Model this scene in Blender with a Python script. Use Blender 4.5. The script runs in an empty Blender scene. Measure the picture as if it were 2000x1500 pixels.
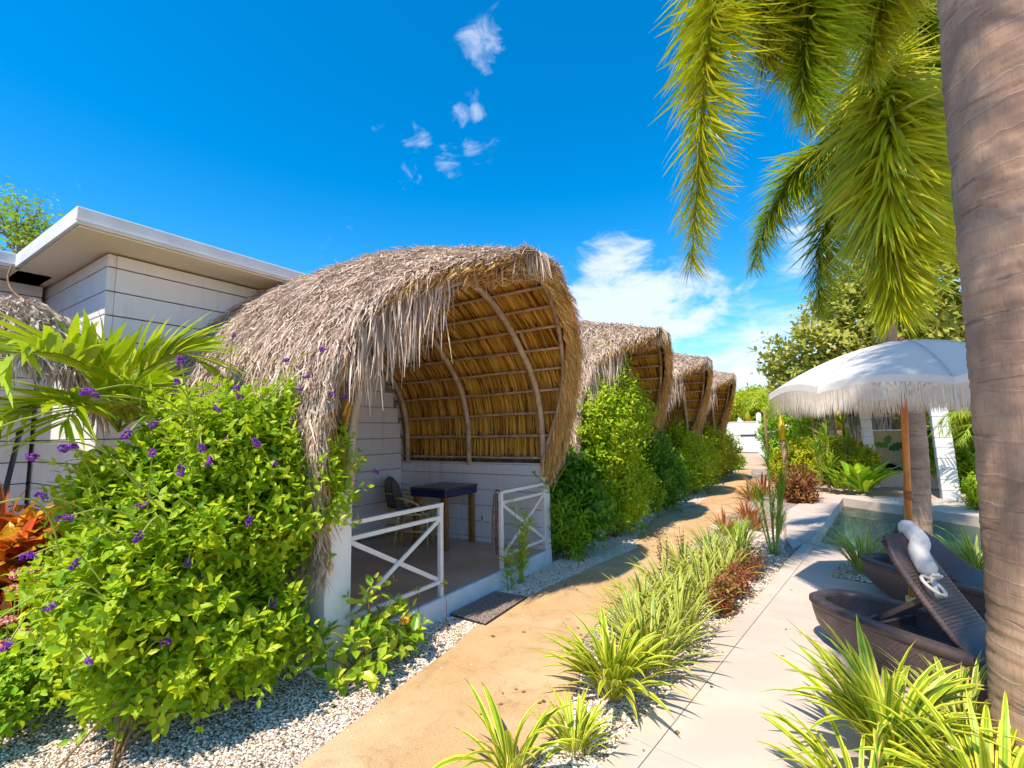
import bpy, math, random
import numpy as np
from mathutils import Matrix, Vector
R_ = random.Random(7)
rng = np.random.default_rng(11)
S = bpy.context.scene
COL = S.collection

# ------------------------------------------------------------------ camera
def nrm(v):
    v = np.array(v, float); return v / np.linalg.norm(v)
FPX, EYE = 925.0, 1.65
_Y = nrm((600, -85, -FPX)); _X = nrm((-1440, -123, -FPX)); _X = -nrm(_X - _Y * np.dot(_Y, _X)); _Z = np.cross(_X, _Y)
ROT = np.stack([_X, _Y, _Z])
cam = bpy.data.cameras.new('camera'); camo = bpy.data.objects.new('camera', cam); COL.objects.link(camo)
M4 = np.eye(4); M4[:3, :3] = ROT; M4[2, 3] = EYE
camo.matrix_world = Matrix(M4.tolist())
cam.sensor_width = 36; cam.lens = FPX / 2000 * 36; cam.clip_end = 3000; cam.clip_start = 0.05
S.camera = camo
def ray(x, y): return ROT @ np.array([x - 1000, 750 - y, -FPX])
def G(x, y, z=0.0):
    d = ray(x, y); return d * ((z - EYE) / d[2]) + [0, 0, EYE]
def PX(x, y, X0):
    d = ray(x, y); return d * (X0 / d[0]) + [0, 0, EYE]
def PY(x, y, Y0):
    d = ray(x, y); return d * (Y0 / d[1]) + [0, 0, EYE]

# ------------------------------------------------------------------ node helpers
def newmat(name):
    m = bpy.data.materials.new(name); m.use_nodes = True; m.node_tree.nodes.clear(); return m, m.node_tree
class NT:
    def __init__(s, nt): s.nt = nt
    def n(s, t, **k):
        nd = s.nt.nodes.new(t)
        for a, b in k.items():
            if a == 'inp':
                for i, v in b.items():
                    if isinstance(v, bpy.types.NodeSocket): s.nt.links.new(v, nd.inputs[i])
                    else: nd.inputs[i].default_value = v
            else: setattr(nd, a, b)
        return nd
    def math(s, op, a, b=0.0, c=None, clamp=False):
        d = {0: a, 1: b}
        if c is not None: d[2] = c
        nd = s.n('ShaderNodeMath', operation=op, inp=d); nd.use_clamp = clamp; return nd.outputs[0]
    def mix(s, f, a, b, mode='MIX'):
        nd = s.n('ShaderNodeMix', data_type='RGBA', blend_type=mode)
        for i, v in ((0, f), (6, a), (7, b)):
            if isinstance(v, bpy.types.NodeSocket): s.nt.links.new(v, nd.inputs[i])
            else: nd.inputs[i].default_value = v if not isinstance(v, tuple) or len(v) == 4 else (*v, 1)
        return nd.outputs[2]
    def noise(s, sc, det=3, rough=.5, vec=None, dist=0.0):
        nd = s.n('ShaderNodeTexNoise', inp={'Scale': sc, 'Detail': det, 'Roughness': rough, 'Distortion': dist})
        if vec is not None: s.nt.links.new(vec, nd.inputs['Vector'])
        return nd.outputs['Fac']
    def ramp(s, f, stops):
        nd = s.n('ShaderNodeValToRGB'); e = nd.color_ramp.elements
        while len(e) < len(stops): e.new(.5)
        for el, (p, c) in zip(e, stops): el.position = p; el.color = (*c, 1) if len(c) == 3 else c
        s.nt.links.new(f, nd.inputs[0]); return nd.outputs[0]
    def ss(s, v, a, b):
        nd = s.n('ShaderNodeMapRange', interpolation_type='SMOOTHSTEP', inp={0: v, 1: a, 2: b}); return nd.outputs[0]
    def obj(s): return s.n('ShaderNodeTexCoord').outputs['Object']
    def wpos(s): return s.n('ShaderNodeNewGeometry').outputs['Position']
    def mapping(s, v, sc): return s.n('ShaderNodeMapping', inp={'Vector': v, 'Scale': sc}).outputs[0]
    def rnd(s):
        a = s.n('ShaderNodeNewGeometry').outputs['Random Per Island']; b = s.n('ShaderNodeObjectInfo').outputs['Random']
        return s.math('FRACT', s.math('ADD', a, b))

# ------------------------------------------------------------------ sky, sun, exposure
SUN = nrm((-0.02, -0.64, 1.0))
elev = math.asin(SUN[2]); azi = math.atan2(SUN[0], SUN[1])
w = bpy.data.worlds.new('World'); S.world = w; w.use_nodes = True
wt = w.node_tree; wt.nodes.clear(); N = NT(wt)
sky = N.n('ShaderNodeTexSky', sky_type='NISHITA', sun_disc=False, sun_elevation=elev, sun_rotation=azi, air_density=1.0, dust_density=0.3, ozone_density=2.6)
hs = N.n('ShaderNodeHueSaturation', inp={'Hue': 0.495, 'Saturation': 1.48, 'Value': 1.22, 'Color': sky.outputs[0]})
dirn = N.n('ShaderNodeTexCoord').outputs['Generated']
sep = N.n('ShaderNodeSeparateXYZ', inp={0: dirn})
def around(px, py, rad_in, rad_out):
    d = nrm(ray(px, py))
    dp = N.n('ShaderNodeVectorMath', operation='DOT_PRODUCT', inp={0: dirn, 1: tuple(d)}).outputs['Value']
    return N.ss(dp, math.cos(math.radians(rad_out)), math.cos(math.radians(rad_in)))
elv = sep.outputs[2]
# cloud bank low in the sky all the way round, broken by noise
stv = N.mapping(dirn, (1.0, 1.0, 4.5))
n1 = N.noise(2.6, 9, .62, stv, .5); n2 = N.noise(9.0, 8, .62, N.mapping(dirn, (1.2, 1, 2.2)), .8)
band = N.math('MULTIPLY', N.ss(elv, 0.30, 0.16), 1.0)  # whitish band added behind the camera too, unseen, to neutralise blue fill
bank = N.math('MULTIPLY', N.ss(N.math('ADD', N.math('MULTIPLY', n1, .75), N.math('MULTIPLY', n2, .25)), .40, .60), band)
wisps = None
n3 = N.noise(11.0, 9, .64, N.mapping(dirn, (1, 1, 1.5)), 1.8)
for (x, y, a, b, k) in ((938, 80, .1, 3.4, .55), (945, 110, .1, 2.2, .5), (812, 268, .1, 2.4, .5), (900, 225, .1, 1.7, .5), (930, 222, .1, 1.5, .45), (880, 318, .1, 2.6, .5), (925, 298, .1, 2.4, .45), (955, 288, .1, 1.6, .4), (743, 258, .1, 1.5, .3), (950, 20, .2, 2.2, .25),
                        (640, 480, 1, 8, .18), (800, 345, .1, 2.2, .4), (920, 180, .1, 1.6, .3), (950, 290, .1, 2.6, .4), (160, 366, .1, 1.2, .3)):
    v = N.math('MULTIPLY', around(x, y, a, b), k)
    wisps = v if wisps is None else N.math('MAXIMUM', wisps, v)
wis = N.math('MULTIPLY', N.ss(N.math('ADD', n3, N.math('MULTIPLY', wisps, .62)), .70, 1.12), .72)
puff = None
for (x, y, a, b, k) in ((1215, 590, 2, 9.5, .30), (1330, 600, 1, 9, .22), (1480, 690, 1, 6, .25), (1400, 640, 1, 7, .1), (1570, 470, 1, 7, .2), (1150, 640, 1, 6, .22), (1430, 560, 1, 8, .16)):
    v = N.math('MULTIPLY', around(x, y, a, b), k)
    puff = v if puff is None else N.math('MAXIMUM', puff, v)
pf = N.ss(N.math('ADD', N.math('ADD', N.math('MULTIPLY', n1, .5), N.math('MULTIPLY', n2, .5)), puff), .60, .80)
pf = N.math('MULTIPLY', pf, N.ss(puff, 0.0, .06))
cl = N.math('MAXIMUM', N.math('MAXIMUM', bank, wis), N.math('MULTIPLY', pf, .95), clamp=True)
lp = (5.2, 5.4, 6.0, 1)
colr = N.mix(N.math('MULTIPLY', cl, .82), hs.outputs[0], lp)
bg = N.n('ShaderNodeBackground', inp={'Color': colr, 'Strength': 0.148})
wo = N.n('ShaderNodeOutputWorld', inp={0: bg.outputs[0]})
sl = bpy.data.lights.new('sun', 'SUN'); sl.energy = 4.5; sl.angle = math.radians(.55); sl.color = (1.0, .91, .765)
so = bpy.data.objects.new('sun', sl); COL.objects.link(so)
so.rotation_euler = Vector(SUN).to_track_quat('Z', 'Y').to_euler()
S.view_settings.view_transform = 'Standard'; S.view_settings.look = 'None'; S.view_settings.gamma = 1; S.view_settings.use_curve_mapping = False
S.view_settings.exposure = 0.52
S.cycles.max_bounces = 10; S.cycles.diffuse_bounces = 7; S.cycles.transmission_bounces = 4; S.cycles.transparent_max_bounces = 8
S.cycles.sample_clamp_indirect = 6

# ------------------------------------------------------------------ object helpers
def tag(o, label=None, cat=None, group=None, kind=None):
    for k, v in (('label', label), ('category', cat), ('group', group), ('kind', kind)):
        if v: o[k] = v
    return o
def thing(name, loc, label, cat, group=None, rz=0.0):
    o = bpy.data.objects.new(name, None); COL.objects.link(o); o.location = tuple(float(a) for a in loc); o.rotation_euler = (0, 0, rz)
    o.empty_display_size = .2
    return tag(o, label, cat, group)
def mesh(name, V, Fs, uv=None, smooth=False):
    """V (n,3); Fs list of faces, or ndarray (m,k), or list of ndarrays"""
    V = np.asarray(V, np.float32).reshape(-1, 3)
    me = bpy.data.meshes.new(name)
    if isinstance(Fs, np.ndarray): Fs = [Fs]
    if len(Fs) and isinstance(Fs[0], np.ndarray):
        li = np.concatenate([f.reshape(-1) for f in Fs]); tot = np.concatenate([np.full(len(f), f.shape[1], np.int32) for f in Fs])
    else:
        li = np.array([i for f in Fs for i in f], np.int32); tot = np.array([len(f) for f in Fs], np.int32)
    st = np.zeros(len(tot), np.int32); st[1:] = np.cumsum(tot)[:-1]
    me.vertices.add(len(V)); me.vertices.foreach_set('co', V.reshape(-1))
    me.loops.add(len(li)); me.loops.foreach_set('vertex_index', li.astype(np.int32))
    me.polygons.add(len(tot)); me.polygons.foreach_set('loop_start', st); me.polygons.foreach_set('loop_total', tot)
    me.polygons.foreach_set('use_smooth', np.full(len(tot), bool(smooth)))
    if uv is not None:
        l = me.uv_layers.new(name='UVMap'); l.data.foreach_set('uv', np.asarray(uv, np.float32)[li].reshape(-1))
    me.update(calc_edges=True); return me
def place(name, me, mat=None, parent=None, loc=None, rot=None, scale=None, M=None):
    if mat is not None and not me.materials: me.materials.append(mat)
    o = bpy.data.objects.new(name, me); COL.objects.link(o)
    if parent is not None: o.parent = parent
    if M is not None: o.matrix_basis = M
    if loc is not None: o.location = tuple(float(a) for a in loc)
    if rot is not None: o.rotation_euler = rot
    if scale is not None: o.scale = scale if hasattr(scale, '__len__') else (scale,) * 3
    return o
class MB:
    def __init__(s): s.v = []; s.f = []
    def add(s, V, F):
        b = len(s.v); s.v += [tuple(map(float, p)) for p in V]; s.f += [tuple(i + b for i in f) for f in F]; return s
    def box(s, c, d, bev=0.0, M=None):
        x, y, z = (q / 2 for q in d); b = min(bev, x * .9, y * .9, z * .9)
        if b <= 0:
            V = [(sx * x, sy * y, sz * z) for sx in (-1, 1) for sy in (-1, 1) for sz in (-1, 1)]
            F = [(0, 1, 3, 2), (4, 6, 7, 5), (0, 4, 5, 1), (2, 3, 7, 6), (0, 2, 6, 4), (1, 5, 7, 3)]
        else:
            V = []; idx = {}
            for sx in (-1, 1):
                for sy in (-1, 1):
                    for sz in (-1, 1):
                        for a in range(3):
                            p = [sx * (x - b), sy * (y - b), sz * (z - b)]
                            p[a] = (sx * x, sy * y, sz * z)[a]; idx[(sx, sy, sz, a)] = len(V); V.append(p)
            F = []
            for a in range(3):
                o1, o2 = [k for k in range(3) if k != a]
                for sg in (-1, 1):
                    q = []
                    for u, v in ((-1, -1), (1, -1), (1, 1), (-1, 1)):
                        t = [0, 0, 0]; t[a] = sg; t[o1] = u; t[o2] = v; q.append(idx[(*t, a)])
                    flip = (sg < 0) ^ (a == 1)
                    F.append(tuple(q[::-1] if flip else q))
            for a in range(3):
                o1, o2 = [k for k in range(3) if k != a]
                for u in (-1, 1):
                    for v in (-1, 1):
                        t1 = [0] * 3; t1[a] = -1; t1[o1] = u; t1[o2] = v; t2 = list(t1); t2[a] = 1
                        F.append((idx[(*t1, o1)], idx[(*t2, o1)], idx[(*t2, o2)], idx[(*t1, o2)]))
            for sx in (-1, 1):
                for sy in (-1, 1):
                    for sz in (-1, 1): F.append(tuple(idx[(sx, sy, sz, a)] for a in range(3)))
        if M is not None: V = [tuple(M @ Vector(p)) for p in V]
        return s.add([(p[0] + c[0], p[1] + c[1], p[2] + c[2]) for p in V], F)
    def bar(s, a, b, w, h, up=(0, 0, 1)):
        a = np.array(a, float); b = np.array(b, float); d = b - a; L = np.linalg.norm(d); x = d / L
        y = np.cross(up, x); y = y / np.linalg.norm(y); z = np.cross(x, y)
        V = [a + x * (L * t) + y * (sy * w / 2) + z * (sz * h / 2) for t in (0, 1) for sy in (-1, 1) for sz in (-1, 1)]
        return s.add(V, [(0, 1, 3, 2), (4, 6, 7, 5), (0, 4, 5, 1), (2, 3, 7, 6), (0, 2, 6, 4), (1, 5, 7, 3)])
    def tube(s, pts, r, n=8, cap=True):
        P = np.array(pts, float); m = len(P); rr = np.full(m, r) if np.isscalar(r) else np.array(r, float)
        T = np.gradient(P, axis=0); T /= np.linalg.norm(T, axis=1)[:, None] + 1e-9
        u = np.cross(T[0], (0, 0, 1)); 
        if np.linalg.norm(u) < .1: u = np.cross(T[0], (0, 1, 0))
        V = []
        for i in range(m):
            u = u - T[i] * np.dot(u, T[i]); u /= np.linalg.norm(u); v = np.cross(T[i], u)
            for k in range(n):
                a = 2 * math.pi * k / n; V.append(P[i] + rr[i] * (math.cos(a) * u + math.sin(a) * v))
        F = [(i * n + k, i * n + (k + 1) % n, (i + 1) * n + (k + 1) % n, (i + 1) * n + k) for i in range(m - 1) for k in range(n)]
        if cap: F += [tuple(range(n))[::-1], tuple((m - 1) * n + k for k in range(n))]
        return s.add(V, F)
    def prism(s, poly, z0, z1):
        n = len(poly); V = [(p[0], p[1], z0) for p in poly] + [(p[0], p[1], z1) for p in poly]
        ar = sum(poly[i][0] * poly[(i + 1) % n][1] - poly[(i + 1) % n][0] * poly[i][1] for i in range(n))
        F = [tuple(range(n))[::-1], tuple(range(n, 2 * n))] + [(i, (i + 1) % n, n + (i + 1) % n, n + i) for i in range(n)]
        if ar < 0: F = [f[::-1] for f in F]
        return s.add(V, F)
    def lathe(s, prof, n=24, c=(0, 0, 0)):
        V = [(c[0] + r * math.cos(2 * math.pi * k / n), c[1] + r * math.sin(2 * math.pi * k / n), c[2] + z) for r, z in prof for k in range(n)]
        F = [(i * n + k, i * n + (k + 1) % n, (i + 1) * n + (k + 1) % n, (i + 1) * n + k) for i in range(len(prof) - 1) for k in range(n)]
        return s.add(V, F)
    def me(s, name, smooth=False): return mesh(name, s.v, s.f, smooth=smooth)
    def put(s, name, mat, parent=None, smooth=False, **k): return place(name, s.me(name, smooth), mat, parent, **k)
def struct(name, mb, mat, smooth=False):
    o = mb.put(name, mat, smooth=smooth); o['kind'] = 'structure'; return o
def kids(o, _c={}):
    return [c for c in o.children]
def dup(o, parent=None, loc=None, rz=None, label=None, skip=()):
    c = o.copy(); COL.objects.link(c); c.parent = parent
    if loc is not None: c.location = loc
    if rz is not None: c.rotation_euler = (0, 0, rz)
    if label: c['label'] = label
    for ch in list(o.children):
        if ch.name.split('.')[0] in skip: continue
        dup(ch, c, skip=skip)
    return c
# instancing of a template into one mesh
def inst(tv, tf, P, B, sc):
    """P (n,3), B (n,3,3) rows = local axes in world, sc (n,) or (n,3)"""
    tv = np.asarray(tv, float); tf = np.asarray(tf); P = np.asarray(P, float)
    sc = np.asarray(sc, float)
    if sc.ndim == 1: sc = np.repeat(sc[:, None], 3, 1)
    V = P[:, None, :] + np.einsum('nka,nab->nkb', tv[None] * sc[:, None, :], B)
    F = tf[None] + (np.arange(len(P)) * len(tv))[:, None, None]
    return V.reshape(-1, 3), F.reshape(-1, tf.shape[1])
def unit(a): return a / (np.linalg.norm(a, axis=-1, keepdims=True) + 1e-9)
def frames(D, Nn):
    x = unit(D); y = unit(np.cross(Nn, x)); z = np.cross(x, y); return np.stack([x, y, z], 1)
def single(name, me, parent, P, B, s):
    s = np.asarray(s, float); s = np.repeat(s, 3) if s.ndim == 0 else s
    M = np.eye(4); M[:3, :3] = (B * s[:, None]).T; M[:3, 3] = P
    return place(name, me, None, parent, M=Matrix(M.tolist()))

# ------------------------------------------------------------------ materials
def pbr(name, col, rough=.6, spec=.4, var=0.0, nscale=6, bump=0.0, bscale=60, metal=0.0, col2=None, det=4):
    m, nt = newmat(name); q = NT(nt); c = (*col, 1)
    p = q.n('ShaderNodeBsdfPrincipled', inp={'Roughness': rough, 'Metallic': metal, 'Specular IOR Level': spec})
    if var or col2:
        f = q.noise(nscale, det, .6, q.obj())
        c2 = (*col2, 1) if col2 else tuple(x * (1 - var) for x in col) + (1,)
        o = q.mix(q.ss(f, .35, .65), c, c2); nt.links.new(o, p.inputs['Base Color'])
    else: p.inputs['Base Color'].default_value = c
    if bump:
        b = q.n('ShaderNodeBump', inp={'Strength': bump, 'Distance': .01, 'Height': q.noise(bscale, 5, .6, q.obj())})
        nt.links.new(b.outputs[0], p.inputs['Normal'])
    q.n('ShaderNodeOutputMaterial', inp={0: p.outputs[0]}); return m
def leafmat(name, cols, trans=.35, rough=.45, stripe=None, vein=True, spec=.35):
    """cols: ramp list of leaf colours picked per leaf; stripe=(edge colour)"""
    m, nt = newmat(name); q = NT(nt)
    r = q.rnd(); k = len(cols)
    c = q.ramp(r, [(i / max(1, k - 1), cc) for i, cc in enumerate(cols)])
    if stripe:
        uv = q.n('ShaderNodeSeparateXYZ', inp={0: q.n('ShaderNodeTexCoord').outputs['UV']})
        d = q.math('ABSOLUTE', q.math('SUBTRACT', uv.outputs[0], .5))
        wob = q.math('MULTIPLY', q.math('SUBTRACT', q.noise(7, 2, .5, q.obj()), .5), .12)
        c = q.mix(q.ss(q.math('ADD', d, wob), .20, .30), c, stripe)
        fine = q.math('MULTIPLY', q.ss(d, .07, .02), .45)
        c = q.mix(fine, c, stripe)
        c = q.mix(q.ss(uv.outputs[1], .12, .0), c, (.55, .45, .16))
        c = q.mix(q.math('MULTIPLY', q.ss(q.math('ADD', uv.outputs[1], q.math('MULTIPLY', wob, .6)), .88, .95), q.ss(r, .45, .5)), c, (.34, .20, .08))
    hv = q.noise(11, 2, .5, q.obj())
    c = q.n('ShaderNodeHueSaturation', inp={'Hue': .5, 'Saturation': 1, 'Value': q.math('ADD', q.math('MULTIPLY', hv, .5), .78), 'Color': c}).outputs[0]
    p = q.n('ShaderNodeBsdfPrincipled', inp={'Base Color': c, 'Roughness': rough, 'Specular IOR Level': spec})
    tc = q.mix(.4, c, (.5, .62, .02), 'MIX') if not stripe else c
    t = q.n('ShaderNodeBsdfTranslucent', inp={'Color': tc})
    mx = q.n('ShaderNodeMixShader', inp={0: trans, 1: p.outputs[0], 2: t.outputs[0]})
    q.n('ShaderNodeOutputMaterial', inp={0: mx.outputs[0]}); return m
def islemat(name, cols, rough=.75, trans=0.0, bump=0.0):
    m, nt = newmat(name); q = NT(nt); k = len(cols)
    c = q.ramp(q.rnd(), [(i / (k - 1), cc) for i, cc in enumerate(cols)])
    c = q.n('ShaderNodeHueSaturation', inp={'Value': q.math('ADD', q.math('MULTIPLY', q.noise(2.2, 4, .6, q.obj()), .7), .66), 'Color': c}).outputs[0]
    p = q.n('ShaderNodeBsdfPrincipled', inp={'Base Color': c, 'Roughness': rough, 'Specular IOR Level': .2})
    out = p.outputs[0]
    if trans:
        t = q.n('ShaderNodeBsdfTranslucent', inp={'Color': c}); out = q.n('ShaderNodeMixShader', inp={0: trans, 1: out, 2: t.outputs[0]}).outputs[0]
    q.n('ShaderNodeOutputMaterial', inp={0: out}); return m

MT = {}
MT['straw'] = islemat('straw', [(.24, .16, .11), (.48, .35, .25), (.68, .54, .43), (.56, .43, .32), (.84, .71, .60), (.38, .27, .19), (.74, .60, .49)], trans=.1)
MT['strawgold'] = islemat('strawgold', [(.34, .19, .06), (.60, .36, .11), (.78, .50, .18), (.66, .40, .13), (.84, .62, .30)], trans=.12)
MT['strawbase'] = pbr('strawbase', (.20, .14, .09), .9, .1, .5, 14, .6, 40)
MT['strawin'] = islemat('strawin', [(.26, .11, .02), (.62, .33, .045), (.86, .52, .09), (.74, .42, .06), (.90, .62, .16), (.50, .25, .035)], trans=.28)
MT['pole'] = pbr('pole', (.62, .46, .32), .6, .3, .35, 9, .3, 60)
MT['white'] = pbr('white', (.80, .79, .80), .55, .35, .10, 3, .15, 30)
MT['board'] = pbr('board', (.80, .78, .80), .6, .3, .06, 2.5, .15, 9)
MT['blockwhite'] = pbr('blockwhite', (.80, .78, .76), .7, .25, .12, 5, .4, 25)
MT['rail'] = pbr('rail', (.80, .75, .71), .5, .4, .08, 12, .1, 80)
MT['soffit'] = pbr('soffit', (.86, .72, .56), .8, .2, .06, 1.5)  # peach base colour includes warm light bounced up from the sand
MT['roof'] = pbr('roof', (.74, .72, .72), .7, .2, .12, 4)
MT['deck'] = pbr('deck', (.70, .48, .33), .42, .5, .0, 1.6, .08, 30, col2=(.54, .36, .24))
MT['curb'] = pbr('curb', (.70, .76, .82), .6, .3, .12, 6, .1, 40)
MT['navy'] = pbr('navy', (.012, .02, .075), .25, .6)
MT['navytop'] = pbr('navytop', (.06, .065, .09), .3, .6, .4, 4)
MT['teak'] = pbr('teak', (.34, .13, .03), .45, .4, .35, 14)
MT['polewood'] = pbr('polewood', (.58, .20, .025), .35, .5, .25, 10)
MT['rattan'] = pbr('rattan', (.78, .58, .16), .45, .4, .35, 18)
MT['door'] = pbr('door', (.36, .35, .34), .6, .3, .1)
MT['curtain'] = pbr('curtain', (.30, .29, .27), .85, .1, .25, 3)
MT['jute'] = pbr('jute', (.36, .24, .17), .9, .1, .5, 30, .6, 90)
MT['mat'] = pbr('mat', (.46, .35, .29), .95, .1, .0, 70, .8, 160, col2=(.09, .065, .055), det=2)
MT['tubber'] = pbr('tubber', (.02, .018, .018), .8)
MT['stem'] = pbr('stem', (.30, .19, .09), .8, .2, .4, 14)
MT['gstem'] = pbr('gstem', (.34, .42, .06), .6, .3, .3, 10)
MT['purple'] = islemat('purple', [(.10, .01, .22), (.22, .03, .42), (.34, .08, .50), (.14, .015, .30)], .6, .15)
MT['bark'] = None
MT['darkmetal'] = pbr('darkmetal', (.03, .035, .05), .4, .5)
MT['cushion'] = pbr('cushion', (.66, .62, .58), .85, .1, .10, 9, .9, 22)
MT['brown'] = pbr('brown', (.085, .058, .056), .42, .5, .25, 20)
MT['fringe'] = islemat('fringe', [(.80, .74, .66), (.72, .62, .50), (.86, .80, .72)], .9, .25)

def m_weave(name, ca, cb, sc, bump=.6):
    m, nt = newmat(name); q = NT(nt)
    v = q.n('ShaderNodeTexCoord').outputs['UV']; 
    br = q.n('ShaderNodeTexBrick', inp={'Vector': v, 'Color1': (*ca, 1), 'Color2': tuple(x * .75 for x in ca) + (1,), 'Mortar': (*cb, 1), 'Scale': sc, 'Mortar Size': .03, 'Mortar Smooth': .4, 'Brick Width': .5, 'Row Height': .25})
    br.offset = .5
    b = q.n('ShaderNodeBump', invert=True, inp={'Strength': bump, 'Distance': .012, 'Height': br.outputs['Fac']})
    p = q.n('ShaderNodeBsdfPrincipled', inp={'Base Color': br.outputs['Color'], 'Roughness': .42, 'Normal': b.outputs[0]})
    q.n('ShaderNodeOutputMaterial', inp={0: p.outputs[0]}); return m
MT['weave'] = m_weave('weave', (.15, .10, .095), (.03, .02, .02), 17)
def m_check():
    m, nt = newmat('bistroweave'); q = NT(nt)
    c = q.n('ShaderNodeTexChecker', inp={'Vector': q.mapping(q.n('ShaderNodeTexCoord').outputs['UV'], (1, 1, 1)), 'Color1': (.50, .46, .40, 1), 'Color2': (.008, .008, .014, 1), 'Scale': 60})
    dk = q.n('ShaderNodeTexChecker', inp={'Vector': q.n('ShaderNodeTexCoord').outputs['UV'], 'Color1': (1, 1, 1, 1), 'Color2': (.08, .08, .1, 1), 'Scale': 30.0})
    cc = q.mix(1.0, c.outputs[0], dk.outputs[0], 'MULTIPLY')
    p = q.n('ShaderNodeBsdfPrincipled', inp={'Base Color': cc, 'Roughness': .45})
    q.n('ShaderNodeOutputMaterial', inp={0: p.outputs[0]}); return m
MT['check'] = m_check()
def m_path():
    m, nt = newmat('path'); q = NT(nt); v = q.wpos()
    a = q.noise(1.1, 5, .6, v, .4); b = q.noise(4.5, 5, .65, v, .8); f = q.noise(140, 2, .6, v)
    c = q.mix(q.ss(a, .35, .68), (.56, .34, .16), (.66, .45, .26))
    c = q.mix(q.math('MULTIPLY', q.ss(b, .50, .72), .7), c, (.40, .25, .12))
    c = q.mix(q.math('MULTIPLY', q.ss(q.noise(.8, 6, .7, v, 1.5), .56, .66), .5), c, (.34, .22, .12))
    cr = q.n('ShaderNodeTexVoronoi', feature='DISTANCE_TO_EDGE', inp={'Vector': q.n('ShaderNodeVectorMath', operation='ADD', inp={0: v, 1: q.n('ShaderNodeTexNoise', inp={'Scale': 1.6, 'Detail': 4.0, 'Vector': v}).outputs['Color']}).outputs[0], 'Scale': .42})
    c = q.mix(q.math('MULTIPLY', q.ss(cr.outputs[0], .005, .001), .22), c, (.22, .13, .07))
    c = q.mix(q.math('MULTIPLY', q.ss(f, .58, .70), .7), c, (.16, .09, .045))
    c = q.mix(q.math('MULTIPLY', q.ss(f, .40, .30), .4), c, (.75, .55, .34))
    bp = q.n('ShaderNodeBump', inp={'Strength': .5, 'Distance': .006, 'Height': q.math('ADD', f, q.math('MULTIPLY', b, 1.5))})
    p = q.n('ShaderNodeBsdfPrincipled', inp={'Base Color': c, 'Roughness': .85, 'Specular IOR Level': .2, 'Normal': bp.outputs[0]})
    q.n('ShaderNodeOutputMaterial', inp={0: p.outputs[0]}); return m
MT['path'] = m_path()
def m_stone():
    m, nt = newmat('travertine'); q = NT(nt); v = q.wpos()
    a = q.noise(1.4, 6, .65, v, .6); b = q.noise(16, 5, .7, v, .5); o = q.n('ShaderNodeObjectInfo').outputs['Random']
    c = q.mix(q.ss(a, .3, .7), (.64, .52, .43), (.55, .44, .36))
    c = q.mix(q.math('MULTIPLY', q.ss(b, .58, .75), .35), c, (.48, .36, .26))
    c = q.n('ShaderNodeHueSaturation', inp={'Value': q.math('ADD', q.math('MULTIPLY', o, .08), .95), 'Color': c}).outputs[0]
    sp = q.noise(70, 2, .5, v); c = q.mix(q.math('MULTIPLY', q.ss(sp, .70, .78), .5), c, (.25, .18, .12))
    p = q.n('ShaderNodeBsdfPrincipled', inp={'Base Color': c, 'Roughness': .7, 'Specular IOR Level': .3})
    bp = q.n('ShaderNodeBump', inp={'Strength': .25, 'Distance': .004, 'Height': b}); nt.links.new(bp.outputs[0], p.inputs['Normal'])
    q.n('ShaderNodeOutputMaterial', inp={0: p.outputs[0]}); return m
MT['stone'] = m_stone()
def m_gravel():
    m, nt = newmat('gravel'); q = NT(nt); v = q.wpos()
    vo = q.n('ShaderNodeTexVoronoi', inp={'Vector': v, 'Scale': 62, 'Randomness': 1.0})
    c = q.ramp(q.n('ShaderNodeSeparateColor', inp={0: vo.outputs['Color']}).outputs[0], [(0, (.36, .25, .18)), (.3, (.60, .46, .36)), (.65, (.78, .66, .56)), (1, (.86, .78, .70))])
    c = q.mix(q.ss(vo.outputs['Distance'], .35, .8), c, (.12, .085, .06))
    c = q.mix(q.math('MULTIPLY', q.ss(q.noise(1.3, 4, .6, v), .45, .7), .45), c, (.36, .25, .18))
    bp = q.n('ShaderNodeBump', invert=True, inp={'Strength': 1.0, 'Distance': .02, 'Height': vo.outputs['Distance']})
    p = q.n('ShaderNodeBsdfPrincipled', inp={'Base Color': c, 'Roughness': .85, 'Specular IOR Level': .2, 'Normal': bp.outputs[0]})
    q.n('ShaderNodeOutputMaterial', inp={0: p.outputs[0]}); return m
MT['gravel'] = m_gravel()
MT['pebble'] = islemat('pebble', [(.46, .31, .20), (.68, .52, .38), (.86, .72, .58), (.90, .80, .68), (.76, .60, .45), (.92, .84, .74)], .7)
MT['sand'] = pbr('sand', (.62, .44, .32), .95, .1, .0, .8, .4, 30, col2=(.50, .36, .25))
MT['soil'] = pbr('soil', (.17, .11, .07), .95, .1, .5, 3)
MT['grout'] = pbr('grout', (.42, .33, .26), .9)
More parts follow.
